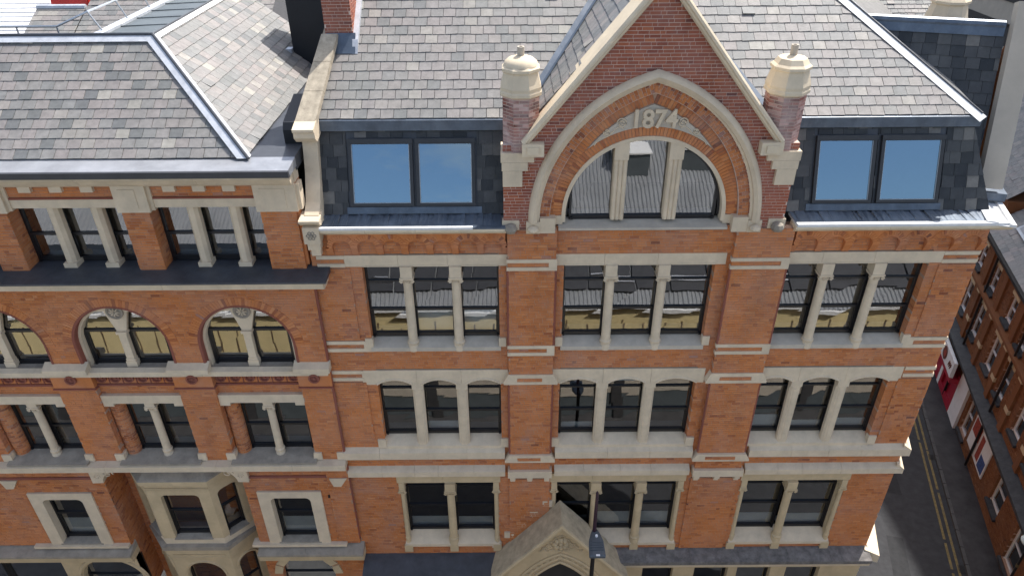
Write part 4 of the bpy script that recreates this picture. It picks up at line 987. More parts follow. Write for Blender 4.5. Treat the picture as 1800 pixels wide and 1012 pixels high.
for a, b in PIL:
    brick_wall('pilaster', L, a, b, 10.62, 13.99, -.1, depth=.36)
    band(L, a-.06, b+.06, weather(-.30, -.05, 13.97, 14.24, 14.12), 'stone', 3, 'pilaster_cap')
    m = MB().box(a-.03, b+.03, -.16, 0, 13.42, 13.97); pb = part('pilaster_block', m, 'brick', L, fix=False)
    m = MB().lathe([(.15, 0), (.15, .06), (.11, .065), (.095, .01), (.05, .01), (.02, .05)], 0, 0, 16); xc = (a+b)/2; m.v = [(xc+x, -.16-z, 13.72+y) for x, y, z in m.v]; part('roundel', m, 'terracotta', pb, smooth=True)
    part('string', MB().prismx([(-.2, 13.42), (-.2, 13.38), (0, 13.34), (0, 13.42)], a-.05, b+.05), 'terracotta', L)
    for e, s in ((a, 1), (b, -1)):
        m = MB().prism([(min(e-s*.06, e+s*.2), 10.68), (max(e-s*.06, e+s*.2), 10.68), (max(e-s*.06, e+s*.12) if s < 0 else e+s*.2, 10.95), (e-s*.03 if s > 0 else e+s*.2, 10.95)], -.15, .1); part('base_stone', m, 'stone', L)
band(L, XA, XB+.03, weather(-.34, .1, 10.42, 10.70, 10.62), 'stone', 1.8, 'string_stone')
# first floor: two window walls, recess with oriel
RE = (-12.12, -8.02)
brick_wall('wall', L, RE[1], XB, 6.98, 10.42, -.1, [HR(-7.68, -5.76, 7.02, 9.36)], depth=.35)
brick_wall('wall', L, XA, RE[0], 6.98, 10.42, -.1, [HR(-14.55, -12.63, 7.02, 9.36)], depth=.35)
brick_wall('recess_wall', L, RE[0], RE[1], 3.6, 10.42, .85, depth=.1)
RM = Matrix.Translation((RE[0], -.1, 0)) @ Matrix.Rotation(math.pi/2, 4, 'Z')
brick_wall('recess_return', L, 0.02, .95, 4.5, 10.42, -.004, depth=.01, M=RM, edge=False)
part('string', MB().prismx([(-.14, 10.02), (-.17, 9.96), (-.08, 9.93), (-.08, 10.02)], RE[1], XB+.02), 'terracotta', L)
part('string', MB().prismx([(-.14, 10.02), (-.17, 9.96), (-.08, 9.93), (-.08, 10.02)], XA, RE[0]), 'terracotta', L)
for a, b in ((-7.68, -5.76), (-14.55, -12.63)):
    m = MB().box(a, a+.36, -.16, .1, 7.04, 9.36).box(b-.36, b, -.16, .1, 7.04, 9.36).box(a+.36, b-.36, -.16, .1, 9.1, 9.36)
    for s, e in ((1, a+.36), (-1, b-.36)):
        k = 6; pts = [(e+s*.16*(1-math.sin(t)), 9.1-.16*(1-math.cos(t))) for t in [math.pi/2*i/k for i in range(k+1)]]
        for i in range(k):
            (x0, z0), (x1, z1) = sorted((pts[i], pts[i+1])); m.prism([(x0, z0), (x1, z1), (x1, 9.1), (x0, 9.1)], -.16, .1)
    part('window_surround', m, 'stone', L); sill(L, a+.3, b-.3, 7.17, 7.12, .16, -.18, .06, 'stone_grey')
    window(L, a+.36, b-.36, 7.16, 9.12, .14, (.45,), True, blind=.7)
    band(L, a-.55, b+.5, [(-.24, 6.97), (.05, 6.97), (.05, 7.07), (-.24, 7.07)], 'stone', 2.2, 'sill_band')
# scroll brackets beside the recess
for xx, s in ((RE[1]-.1, -1), (RE[0]+.1, 1)):
    prof = [(0, 10.42), (s*.72, 10.42)]+[(s*(.72-.75*math.sin(t)), 10.42-.42*(1-math.cos(t))*1.3) for t in [i*math.pi/16 for i in range(1, 9)]]+[(-s*.35, 9.86), (-s*.35, 10.42)]
    poly = [(xx-s*.0+x, z) for x, z in prof]
    if sum(poly[i][0]*poly[(i+1) % len(poly)][1]-poly[(i+1) % len(poly)][0]*poly[i][1] for i in range(len(poly))) < 0: poly = poly[::-1]
    b = part('scroll_bracket', MB().prism(poly, -.22, .3), 'stone', L)
    m = MB(); m.tube([(xx+s*.2+(.16-.008*i)*math.cos(i*.5), -.225, 10.24+(.15-.008*i)*math.sin(i*.5)) for i in range(18)], .018, 5)
    m.tube([(xx-s*.15+(.1-.006*i)*math.cos(i*.6), -.225, 10.12+(.1-.006*i)*math.sin(i*.6)) for i in range(14)], .015, 5); part('scroll', m, 'stone', b, smooth=True)
# oriel
fx0, fx1, fyo, bxo0, bxo1 = -10.98, -9.10, -.12, -11.75, -8.38
oriel = part('oriel', MB().prismz([(fx0, fyo), (fx1, fyo), (bxo1, .6), (bxo0, .6)], 9.45, 9.75), 'stone_yellow', L)
m = MB().prismz([(fx0-.08, fyo-.12), (fx1+.08, fyo-.12), (bxo1+.06, .6), (bxo0-.06, .6)], 9.75, 9.9); part('oriel_cornice', m, 'stone_yellow', oriel)
m = MB(); A = [(fx0-.08, fyo-.12), (fx1+.08, fyo-.12), (bxo1+.06, .6), (bxo0-.06, .6)]; B = [(fx0+.1, .12), (fx1-.1, .12), (bxo1-.2, .62), (bxo0+.2, .62)]
m.v += [(x, y, 9.9) for x, y in A]+[(x, y, 10.2) for x, y in B]; m.f += [(0, 1, 5, 4), (1, 2, 6, 5), (3, 0, 4, 7), (4, 5, 6, 7)]; m.r += [.5]*4; part('oriel_roof', m, 'stone_grey', oriel)
m = MB().box(fx0+.15, fx1-.2, .08, .6, 10.12, 10.42); part('oriel_top', m, 'stone_yellow', oriel, fix=False)
m = MB().prismz([(fx0, fyo), (fx1, fyo), (bxo1, .6), (bxo0, .6)], 7.0, 7.28); part('oriel_base', m, 'stone', oriel)
m = MB().prismz([(fx0-.1, fyo-.14), (fx1+.1, fyo-.14), (bxo1+.1, .62), (bxo0-.1, .62)], 6.86, 7.02); part('oriel_sill', m, 'stone_grey', oriel)
m = MB().prismz([(fx0-.06, fyo-.09), (fx1+.06, fyo-.09), (bxo1+.04, .62), (bxo0-.04, .62)], 6.62, 6.86); part('oriel_mould', m, 'stone_yellow', oriel)
m = MB().prismz([(fx0-.03, fyo-.05), (fx1+.03, fyo-.05), (bxo1+.02, .62), (bxo0-.02, .62)], 6.36, 6.62); part('oriel_frieze', m, 'stone_yellow', oriel)
def oriel_low(p0, p1):
    d = Vector((p1[0]-p0[0], p1[1]-p0[1])); w = d.length; M = Matrix.Translation((p0[0], p0[1], 0)) @ Matrix.Rotation(math.atan2(d.y, d.x), 4, 'Z')
    j = .34 if w > 1.3 else .2; r = w/2-j; zs = 6.1-r; k = 16
    m = MB().box(0, j, 0, .25, 3, 6.36).box(w-j, w, 0, .25, 3, 6.36)
    for i in range(k):
        a, b = -r+2*r*i/k, -r+2*r*(i+1)/k
        m.prism([(w/2+a, zs+math.sqrt(max(0, r*r-a*a))), (w/2+b, zs+math.sqrt(max(0, r*r-b*b))), (w/2+b, 6.36), (w/2+a, 6.36)], 0, .25)
    part('oriel_arch', m, 'stone_yellow', oriel, M)
    part('arch_mould', MB().sweep([(w/2-(r+.02)*math.cos(math.pi*i/20), zs+(r+.02)*math.sin(math.pi*i/20)) for i in range(21)], [(0, .02), (0, -.03), (.05, -.04), (.08, .02)]), 'stone_yellow', oriel, M)
    window(L, j, w-j, 3, 6.2, .18, (.4,), False, M=M)
oriel_low((fx0, fyo), (fx1, fyo)); oriel_low((fx1, fyo), (bxo1, .6)); oriel_low((bxo0, .6), (fx0, fyo))
for x0, x1 in ((fx0+.1, fx1-.1),):
    bx('panel_mould', oriel, 'stone_yellow', x0, x1, fyo-.07, fyo-.05, 6.42, 6.45); bx('panel_mould', oriel, 'stone_yellow', x0, x1, fyo-.07, fyo-.05, 6.54, 6.57)
    bx('panel_mould', oriel, 'stone_yellow', fx0, fx1, fyo-.03, fyo, 9.5, 9.54); bx('panel_mould', oriel, 'stone_yellow', fx0, fx1, fyo-.05, fyo, 9.68, 9.75)
def oriel_face(p0, p1):
    d = Vector((p1[0]-p0[0], p1[1]-p0[1])); w = d.length; M = Matrix.Translation((p0[0], p0[1], 0)) @ Matrix.Rotation(math.atan2(d.y, d.x), 4, 'Z')
    j = .36 if w > 1.3 else .2
    m = MB().box(0, j, 0, .24, 7.28, 9.46).box(w-j, w, 0, .24, 7.28, 9.46).box(j, w-j, 0, .24, 9.22, 9.46)
    for s, e in ((1, j), (-1, w-j)):
        k = 6; pts = [(e+s*.16*(1-math.sin(t)), 9.22-.16*(1-math.cos(t))) for t in [math.pi/2*i/k for i in range(k+1)]]
        for i in range(k):
            (x0, z0), (x1, z1) = sorted((pts[i], pts[i+1])); m.prism([(x0, z0), (x1, z1), (x1, 9.22), (x0, 9.22)], 0, .2)
    part('oriel_frame', m, 'stone_yellow', oriel, M); window(L, j, w-j, 7.36, 9.24, .2, (.45,), True, M=M)
    sill(oriel, j-.02, w-j+.02, 7.36, 7.29, .2, -.05, .03, 'stone_grey', M=M)
oriel_face((fx0, fyo), (fx1, fyo)); oriel_face((fx1, fyo), (bxo1, .6)); oriel_face((bxo0, .6), (fx0, fyo))
# lower string and ground floor
for x0, x1 in ((XA, RE[0]+.05), (RE[1]-.05, XB+.12)):
    band(L, x0, x1, weather(-.42, .1, 6.72, 6.98, 6.80), 'stone_grey', 2.2, 'cornice_stone')
    band(L, x0, x1, [(-.36, 6.46), (.1, 6.46), (.1, 6.719), (-.40, 6.719)], 'stone_yellow', 2.6, 'cornice_stone')
brick_wall('wall', L, RE[1], XB, 4.0, 6.62, -.1, [HA(-6.7, .85, 3, 5.5)], depth=.3)
voussoirs('arch_stone', L, -6.7, 5.5, .86, 1.12, 0, math.pi, -.15, .1, 'stone_yellow', .4)
m = MB(); xc = -13.1
for i in range(24):
    a, b = -1.0+2.0*i/24, -1.0+2.0*(i+1)/24
    m.prism([(xc+a, 5.3+math.sqrt(max(0, 1-a*a))), (xc+b, 5.3+math.sqrt(max(0, 1-b*b))), (xc+b, 6.62), (xc+a, 6.62)], -.14, .1)
m.box(xc-1.5, xc-1.0, -.14, .1, 0, 6.62).box(xc+1.0, RE[0], -.14, .1, 0, 6.62); part('ground_floor_wall', m, 'stone_yellow', L)
part('arch_mould', MB().sweep([(xc-1.05*math.cos(math.pi*i/24), 5.3+1.05*math.sin(math.pi*i/24)) for i in range(25)], [(0, -.13), (.0, -.19), (.09, -.19), (.12, -.13)]), 'stone_yellow', L)
window(L, xc-1.0, xc+1.0, 3.4, 6.3, .12, (.35,), False); window(L, -7.6, -5.8, 3.4, 6.4, .12, (.35,), False)
window(L, XA, -16.7, .5, 6.46, .1, (.3,), False); window(L, -16.6, xc-1.5, .5, 6.46, .1, (.3,), False)
m = MB(); m.box(XA, RE[1], .3, .6, 0, 4); m.box(RE[1], XB, -.1, .3, 0, 4); part('ground_floor_base', m, 'stone_yellow', L, fix=False)
# end pilaster quoin strip of the lower storeys
brick_wall('end_pier', L, XB-.62, XB+.01, 7.25, 10.4, -.16, depth=.06); bx('vent', L, 'frame_black', -5.58, -5.42, -.12, -.09, 9.05, 9.18)
for x in (-8.9, -5.4): pass
for xx in (-5.2, -14.9):
    m = MB().prism([(xx-.12, 9.62), (xx+.1, 9.62), (xx+.3, 9.95), (xx-.22, 9.95)], -.2, -.1); part('bracket', m, 'stone', L)
for xx in (-8.5, -12.0): bx('vent', L, 'room', xx-.12, xx+.12, -.112, -.1, 16.52, 16.62)
for z0, z1 in ((7.2, 10.4), (10.72, 13.9), (14.25, 16.7)): part('angle_shaft', MB().lathe([(.04, z0), (.04, z1)], XB+.01, -.08, 8), 'terracotta', L, smooth=True)
# lead ledge above the arches
m = MB().prismx([(-.62, 16.94), (-.62, 16.99), (.0, 17.08), (.9, 17.1), (.9, 16.94)], XA, -4.42); part('ledge', m, 'lead_dark', L)
band(L, XA, -4.5, [(-.56, 16.76), (-.5, 16.72), (.0, 16.72), (.0, 16.94), (-.6, 16.94)], 'stone', 2.2, 'ledge_stone')
# upper storey
UP = [(-5.80, -4.98), (-9.0, -8.38), (-12.32, -11.68), (-15.6, -15.0)]
for a, b in UP:
    brick_wall('pier', L, a, b, 17.06, 18.64, -.1, depth=.75, single=(lambda x, z: True) if a > -13 else None, cap=100)
    brick_wall('pier_side', L, 0, .74, 17.06, 18.64, -.003, depth=.003, edge=False, M=Matrix.Translation((b, -.1, 0)) @ Matrix.Rotation(math.pi/2, 4, 'Z'))
    m = MB().box(a-.06, b+.08, -.16, .2, 18.62, 19.28); p = part('pier_cap', m, 'stone', L, fix=False)
    bx('cap_panel', p, 'stone', a+.08, b-.16, -.175, -.16, 18.72, 19.2)
    bx('cap_side', p, 'stone', b+.08, b+.16, -.08, .2, 18.64, 19.27)
brick_wall('frieze', L, XA, -5.0, 18.92, 19.28, -.02, depth=.3)
part('string', MB().box(XA, -5.0, -.07, 0, 18.92, 18.96), 'terracotta', L, fix=False)
for i in range(3):
    a, b = UP[i+1][1], UP[i][0]
    m = MB().box(a, b, -.05, .3, 18.70, 18.92); part('lintel', m, 'stone', L, fix=False)
    n = 4
    for k in range(3):
        xx = a+(b-a)*(k+.9)/3.8; bx('dentil', L, 'stone', xx-.14, xx+.14, -.12, .0, 19.12, 19.28)
    cs = [a+(b-a)*.36, a+(b-a)*.74]
    for c in cs:
        m = MB().prismz([(c-.13, .25), (c-.13, .1), (c-.06, .02), (c+.06, .02), (c+.13, .1), (c+.13, .25)], 17.2, 18.70); p = part('column', m, 'stone', L)
        part('base', MB().box(c-.16, c+.16, -.01, .3, 17.06, 17.2), 'stone', p, fix=False)
    ed = [a-.0]+cs+[b]
    for k in range(3): window(L, ed[k]+.02, ed[k+1]-.02, 17.1, 18.75, .36, (.55,), True, blind=0)
band(L, XA, -4.93, [(-.16, 19.28), (.3, 19.28), (.3, 19.6), (-.42, 19.6), (-.42, 19.52), (-.3, 19.46), (-.24, 19.36)], 'stone', 2.4, 'cornice_stone')
m = MB().prismx([(-.5, 19.6), (-.54, 19.62), (-.54, 19.76), (-.48, 19.77), (-.46, 19.70), (-.4, 19.6)], XA, -4.86); part('gutter', m, 'gutter_dark', L)
m = MB().prismx([(-.49, 19.60), (-.49, 19.765), (-.05, 19.80), (.18, 19.82), (.18, 19.6)], XA, -4.87); part('gutter_top', m, 'gutter_top', L)
m = MB().box(-6.3, -4.88, .181, 9.2, 19.5, 19.82); part('valley_gutter', m, 'lead_dark', L, fix=False)
for z0, z1, mt in ((19.3, 19.6, 'stone'), (18.9, 19.3, 'brick'), (18.6, 18.9, 'stone'), (17.15, 18.6, 'brick')): bx('end_return', L, mt, -4.985, -4.9, -.04, .3, z0, z1-.003)
# roof
Vl = Vector((0, 1, tp)).normalized(); RY, RZ = 2.86, 19.85+2.76*tp
hx = lambda y: -5.95-(y-.1)*.97
slates('roof', L, (0, .1, 19.84), (1, 0, 0), Vl, [(XA, 0), (hx(.1), 0), (hx(RY), 2.76/Vl.y), (XA, 2.76/Vl.y)], 'slate', .305, .267, cap=260, seed=51, pick=lambda u, v: u > -13)
Vh = Vector((-1, 0, .755)).normalized(); hl_ = (hx(.1)-hx(RY))/abs(Vh.x)
slates('hip_roof', L, (hx(.1), .1, 19.84), (0, 1, 0), Vh, [(0, 0), (9.2, 0), (9.2, hl_), (2.76, hl_)], 'slate', .305, .267, cap=0, seed=52)
h0 = Vector((hx(.0), .0, 19.86)); h1 = Vector((hx(RY), RY, RZ+.05)); h2 = Vector((hx(RY), 10, RZ+.05)); h3 = Vector((XA, RY, RZ+.05))
m = MB().tube([h0, h1], .04, 8).tube([h1, h3], .04, 8).tube([h1, h2], .03, 8); part('hip_roll', m, 'lead_dark', L, smooth=True)
def strip(a, b, off, w, mat, nm, par, up=.012):
    off = Vector(off); m = MB(); m.face([a+Vector((0, 0, up)), b+Vector((0, 0, up)), b+off*w+Vector((0, 0, up)), a+off*w+Vector((0, 0, up))]); return part(nm, m, mat, par, fix=False)
strip(h0, h1, Vector((-1, 0, 0)), .26, 'lead_pale', 'hip_flashing', L, .0); strip(h0, h1, Vector((.0, 1, 0)), .2, 'lead_pale', 'hip_flashing', L, .0)
strip(h1, h3, -Vl, .22, 'lead_pale', 'ridge_flashing', L, .0); strip(h1, h2, -Vh, .16, 'flashing_white', 'ridge_flashing', L, .0)
# lead deck and kerb behind the ridge
m = MB(); dk = [Vector((hx(RY)-.02, RY+.05, RZ)), Vector((hx(RY)-.02, 12, RZ)), Vector((-10.0, 12, 21.80)), Vector((-10.0, RY+.05, 21.80))]
m.face(dk); part('deck', m, 'grey_panel', L, fix=False)
for i in range(9): m = MB().tube([(hx(RY)-.05, 3.2+i*.95, RZ-.0), (-10.0, 3.2+i*.95, 21.81)], .02, 6); part('deck_seam', m, 'grey_panel', L, smooth=True)
bx('kerb_upstand', L, 'lead_pale', -10.25, -10.0, RY+.3, 12, 20.9, 21.86)
bx('inner_flat', L, 'lead', XA, -10.05, RY+.05, 5, 20.7, 20.9)
m = MB().box(-11.0, -9.3, 4.7, 8, 17, 19); 
# clad flue housing and small hopper
fl = part('flue_housing', MB().box(-6.6, -4.95, 7.3, 8.9, 19.7, 22.5), 'cladding_black', L, fix=False)
bx('flue_flashing', fl, 'lead_pale', -6.78, -6.6, 7.1, 7.4, 20.35, 20.47)
hp = part('parapet_housing', MB().prismx([(1.0, 19.7), (1.0, 20.15), (1.1, 20.3), (2.3, 20.6), (2.3, 19.7)], -5.3, -4.9), 'cladding_black', L)

# ================================================================== ROOF RAIL
rail = thing('roof_handrail', 'tubular steel handrail along the lead kerb behind the left roof', 'handrail', (-10, 6, 21.4))
m = MB().tube([(-15, 3.4, 21.98), (-11.2, 3.4, 21.98), (-10.4, 3.5, 22.3), (-10.15, 11, 22.3)], .028, 8); part('top_rail', m, 'steel', rail, smooth=True)
for y in (3.5, 4.9, 6.3, 7.7): part('post', MB().tube([(-10.15, y, 21.85), (-10.38+.03*(y-3.5), y, 22.29)], .022, 8), 'steel', rail, smooth=True)
for x in (-11.2, -12.2, -13.4): part('post', MB().tube([(x, 3.4, 20.88), (x, 3.4, 21.97)], .022, 8), 'steel', rail, smooth=True)

# ================================================================== BUILDINGS BEHIND
def slope_building(name, label, x0, x1, y0, y1, z0, z1, wall, mat='slate', cap=0, seed=1, W_=.4, G_=.3):
    b = thing(name, label, 'building', ((x0+x1)/2, (y0+y1)/2, 0))
    part('wall', MB().box(x0, x1, y0+.2, y1, 0, z0), wall, b, fix=False)
    V = Vector((0, y1-y0, z1-z0)); slates('roof', b, (x0, y0, z0), (1, 0, 0), V, [(0, 0), (x1-x0, 0), (x1-x0, V.length), (0, V.length)], mat, W_, G_, seed=seed)
    part('ridge', MB().tube([(x0, y1, z1), (x1, y1, z1)], .12, 8), 'lead_pale', b, smooth=True)
    m = MB(); m.face([(x0, y1, z1), (x1, y1, z1), (x1, 2*y1-y0, z0), (x0, 2*y1-y0, z0)]); part('back_slope', m, mat, b, fix=False)
    part('wall', MB().prismx([(y0+.2, z0), (2*y1-y0, z0), (y1, z1)], x0, x0+.2), wall, b)
    return b
rb = slope_building('slate_roof_building', 'grey slate roof with lead ridge just behind the left handrail', -19.0, -17.05, 11, 15.5, 17.9, 20.1, 'brick_brown', seed=61)
slope_building('tall_slate_building', 'larger slate roof rising to the top edge behind the handrail', -17.0, -9.5, 11, 20, 17.9, 22.3, 'brick_brown', seed=62)
slope_building('far_roof_building', 'far slate roof beyond the red canopy at the top left', -30, -16.5, 22, 30, 18.6, 21.5, 'brick_brown', seed=63)
ws = thing('white_roof_building', 'building with white ribbed sheet roof at the upper left corner', 'building', (-27, 20, 0))
part('wall', MB().box(-34, -19.3, 11, 24, 0, 17.0), 'white_paint', ws, fix=False)
V = Vector((0, 10, 3.2)); vl = V.length; V.normalize(); k = 0
while k*.36 < vl:
    p = Vector((0, 11, 17.6))+V*(k*.36); q = p+V*.35; N_ = Vector((0, -V.z, V.y)); m = MB()
    m.v += [tuple(Vector((-34, 0, 0))+p+N_*.05), tuple(Vector((-19.1-.035*k, 0, 0))+p+N_*.05), tuple(Vector((-19.1-.035*k, 0, 0))+q), tuple(Vector((-34, 0, 0))+q), tuple(Vector((-34, 0, 0))+p-N_*.02), tuple(Vector((-19.1-.035*k, 0, 0))+p-N_*.02)]
    m.f += [(0, 1, 2, 3), (4, 5, 1, 0)]; m.r += [.5, .5]; part('roof_sheet', m, 'white_sheet', ws, fix=False); k += 1
aw = thing('red_canopy', 'red curved canopy with small orange frame at the top left', 'canopy', (-18.6, 17.2, 19))
pts = [(math.cos(t), math.sin(t)) for t in [math.pi*i/12 for i in range(13)]]
m = MB().prismx([(17.4+1.0*c, 20.0+.9*s) for c, s in pts], -18.95, -17.45); part('canopy_shell', m, 'red_plastic', aw, smooth=True)
part('canopy_lip', MB().box(-18.95, -17.45, 16.2, 16.38, 19.75, 19.98), 'red_paint', aw, fix=False)
m = MB()
for x in (-17.35, -17.1): m.tube([(x, 16.3, 19.3), (x, 16.3, 20.5)], .05, 6)
m.tube([(-17.42, 16.3, 20.45), (-17.05, 16.3, 20.45)], .05, 6).tube([(-17.42, 16.3, 20.1), (-17.05, 16.3, 20.1)], .05, 6); part('frame', m, 'red_plastic', aw)
part('pedestal', MB().box(-18.9, -17.1, 16.4, 18, 17, 19.8), 'white_paint', aw, fix=False)
slates('rear_wing_roof', W, (10.6, 6.6, 20.2), (1, 0, 0), Vr, [(0, 0), (2.7, 0), (3.3, 3.5), (0, 3.5)], 'slate', .22, .17, seed=64)
slope_building('rear_slate_building', 'slate roof glimpsed beyond the white lead hip at the upper right', 2, 12, 14, 22, 17, 21.0, 'brick_brown', seed=65)
stk = thing('brick_stack', 'dark red brick chimney stack at the top edge near the right hip', 'chimney', (10.4, 9.4, 0)); part('shaft', MB().box(10.05, 10.75, 9, 9.8, 14, 23.2), 'brick_dark', stk, fix=False); part('stack_cap', MB().box(9.95, 10.85, 8.9, 9.9, 23.2, 23.4), 'stone_grey', stk, fix=False)

# ================================================================== CORNER BUILDING ACROSS THE SIDE STREET
A0 = Vector((20.0, 3.54, 0)); MSb = Matrix.Translation(A0) @ Matrix.Rotation(math.atan2(-u_st.y, -u_st.x), 4, 'Z')   # local x = towards the camera, -y = street
S = thing('corner_building', 'brown brick building with tall sash windows and dark shop cornice across the side street', 'building', tuple(A0))
wins = []
for s in (1.2, 3.3, 5.9, 8.0, 10.8, 13.2, 15.6, 18):
    wins.append((-s-.95, -s, 4.3, 6.1)); wins.append((-s-.9, -s-.05, 7.0, 8.3))
gw = [(-3.4, -2.2, 1.0, 2.7), (-8.6, -7.6, .5, 2.7), (-.6, .6, .5, 2.7)]
brick_wall('wall', S, -26, 6, 0, 9.0, 0, [HR(a-.0, b, c, d) for a, b, c, d in wins+gw], 'brick_brown', 'mortar', depth=.3, M=MSb)
for k, (a, b, c, d) in enumerate(wins+gw):
    w = window(S, a, b, c, d, .15, (.5,), False, M=MSb, mat='white_paint', sill=False, blind=(-.9 if k in (2, 4, 6) else 0), st=.09)
    sill(S, a-.08, b+.08, c+.02, c-.04, .15, -.12, .12, 'cornice_dark', M=MSb)
    bx('window_head', S, 'stone_yellow', a-.05, b+.05, -.03, .1, d, d+.18, M=MSb)
room(S, -25.5, 5.5, 3.4, 8.9, .4, 3, M=MSb); room(S, -25.5, 5.5, .1, 3.2, .4, 3, M=MSb)
for s in (2.5, 5.0, 7.3, 9.9, 12.3, 14.8, 17.2): bx('pilaster', S, 'brick_brown', -s-.2, -s+.2, -.1, 0, 3.4, 8.8, M=MSb)
for s in (2.5, 5.0, 7.3, 9.9, 12.3, 14.8): 
    for z in (4.6, 6.3): bx('stone_block', S, 'stone_yellow', -s-.22, -s+.22, -.115, .0, z, z+.22, M=MSb)
part('string', MB().prismx([(-.22, 6.55), (-.22, 6.7), (0, 6.85), (0, 6.5)], -26, 6), 'brick_brown', S, MSb)
part('shop_cornice', MB().prismx([(-.5, 3.3), (-.5, 3.45), (0, 3.62), (0, 3.2)], -26, 6), 'cornice_dark', S, MSb)
part('eaves_gutter', MB().prismx([(-.35, 8.95), (-.35, 9.08), (.1, 9.12), (.1, 8.9)], -14.2, 6), 'black_metal', S, MSb)
for s in (6.2, 11.5): part('downpipe', MB().tube([MSb @ Vector((-s, -.12, .2)), MSb @ Vector((-s, -.12, 9))], .06, 8), 'black_metal', S, smooth=True)
def MSv(v): return (MSb.to_3x3() @ Vector(v))
slates('roof', S, MSb @ Vector((-14.2, -.2, 9.1)), MSv((1, 0, 0)), MSv((0, .8, .6)), [(0, 0), (20, 0), (20, 7), (0, 7)], 'slate', .4, .33, seed=71)
slates('rear_roof', S, MSb @ Vector((-26, .4, 10.4)), MSv((1, 0, 0)), MSv((0, .75, .66)), [(0, 0), (11.5, 0), (11.5, 9), (0, 9)], 'slate', .4, .33, seed=72)
part('rear_block', MB().box(-26, -14.4, .5, 8, 9, 10.35), 'brick_brown', S, MSb, fix=False)
part('far_block', MB().box(-25, 6, 5.6, 12, 9, 14), 'brick_brown', S, MSb, fix=False)
MRf = MSb @ Matrix.Translation((0, -.2, 9.1)) @ Matrix.Rotation(math.atan2(.6, .8), 4, 'X')
for a, b, v0, v1 in ((-12.6, -10.6, 1.0, 2.2), (-9.6, -7.8, 1.4, 3.2), (-12.2, -10.2, 3.2, 4.6)):
    r_ = part('rooflight', MB().box(a, b, v0, v1, .02, .12), 'frame_alu', S, MRf, fix=False)
    part('pane', MB().box(a+.12, b-.12, v0+.12, v1-.12, .12, .13), 'corrugated', r_, MRf, fix=False)
# shop front, sign and posters (parts of the building)
sh = part('shop_front', MB().box(-14.6, -10.2, -.16, 0, .0, .5).box(-14.6, -14.3, -.16, 0, .5, 2.3).box(-12.55, -12.3, -.16, 0, .5, 2.3).box(-10.5, -10.2, -.16, 0, .5, 2.3), 'red_paint', S, MSb, fix=False)
part('fascia', MB().box(-14.6, -10.2, -.6, 0, 1.95, 2.2), 'red_paint', sh, MSb, fix=False)
part('pilaster_white', MB().box(-12.9, -12.56, -.18, 0, .0, 1.95), 'white_paint', sh, MSb, fix=False)
part('shop_window', MB().box(-14.3, -12.9, -.05, 0, .5, 1.95).box(-12.3, -10.5, -.05, 0, .5, 1.95), 'red_paint', sh, MSb, fix=False)
part('white_wall', MB().box(-10.2, -8.9, -.14, 0, .0, 2.9), 'white_paint', sh, MSb, fix=False)
sg = part('shop_sign', MB().box(-14.5, -10.3, -.62, -.45, 2.2, 3.1), 'white_paint', S, MSb, fix=False)
for xx, rr in ((-13.0, .36), (-11.9, .36)):
    m = MB().lathe([(rr, 0), (rr, .02), (.05, .021)], 0, 0, 24); m.v = [(xx+x, -.62-z, 2.65+y) for x, y, z in m.v]; d = part('sign_disc', m, 'brown_ink', sg, MSb)
    m = MB().lathe([(rr*.55, 0), (rr*.55, .012), (.02, .013)], 0, 0, 16); m.v = [(xx+.05+x, -.641-z, 2.65+y) for x, y, z in m.v]; part('sign_disc_centre', m, 'poster_white' if xx < -12.5 else 'poster_red', d, MSb)
def lettering(body, size, mat, par, M):
    cu = bpy.data.curves.new('lettering', 'FONT'); cu.body = body; cu.size = size; cu.extrude = .008; cu.align_x = 'CENTER'
    to = bpy.data.objects.new('lettering', cu); scene.collection.objects.link(to); bpy.context.view_layer.update()
    tm = bpy.data.meshes.new_from_object(to.evaluated_get(bpy.context.evaluated_depsgraph_get())); bpy.data.objects.remove(to)
    tm.materials.clear(); tm.materials.append(MATS[mat]); return part('lettering', tm, None, par, M)
m = MB()
for q in range(3): m.tube([(-10.95+q*.16+.07*math.cos(t), -.625, 2.65+.16*math.sin(t*1.3)) for t in [i*.45 for i in range(12)]], .02, 5)
part('sign_mark', m, 'brown_ink', sg, MSb)
pf = part('poster_frame', MB().box(-7.2, -4.6, -.06, 0, .9, 2.6), 'white_paint', S, MSb, fix=False)
part('poster_picture', MB().box(-7.1, -6.1, -.068, -.06, 1.7, 2.5), 'poster_red', pf, MSb, fix=False); part('poster_picture', MB().box(-5.4, -4.7, -.068, -.06, 1.0, 1.7), 'poster_blue', pf, MSb, fix=False); part('poster_picture', MB().box(-5.9, -5.5, -.068, -.06, 1.1, 2.4), 'poster_red', pf, MSb, fix=False)

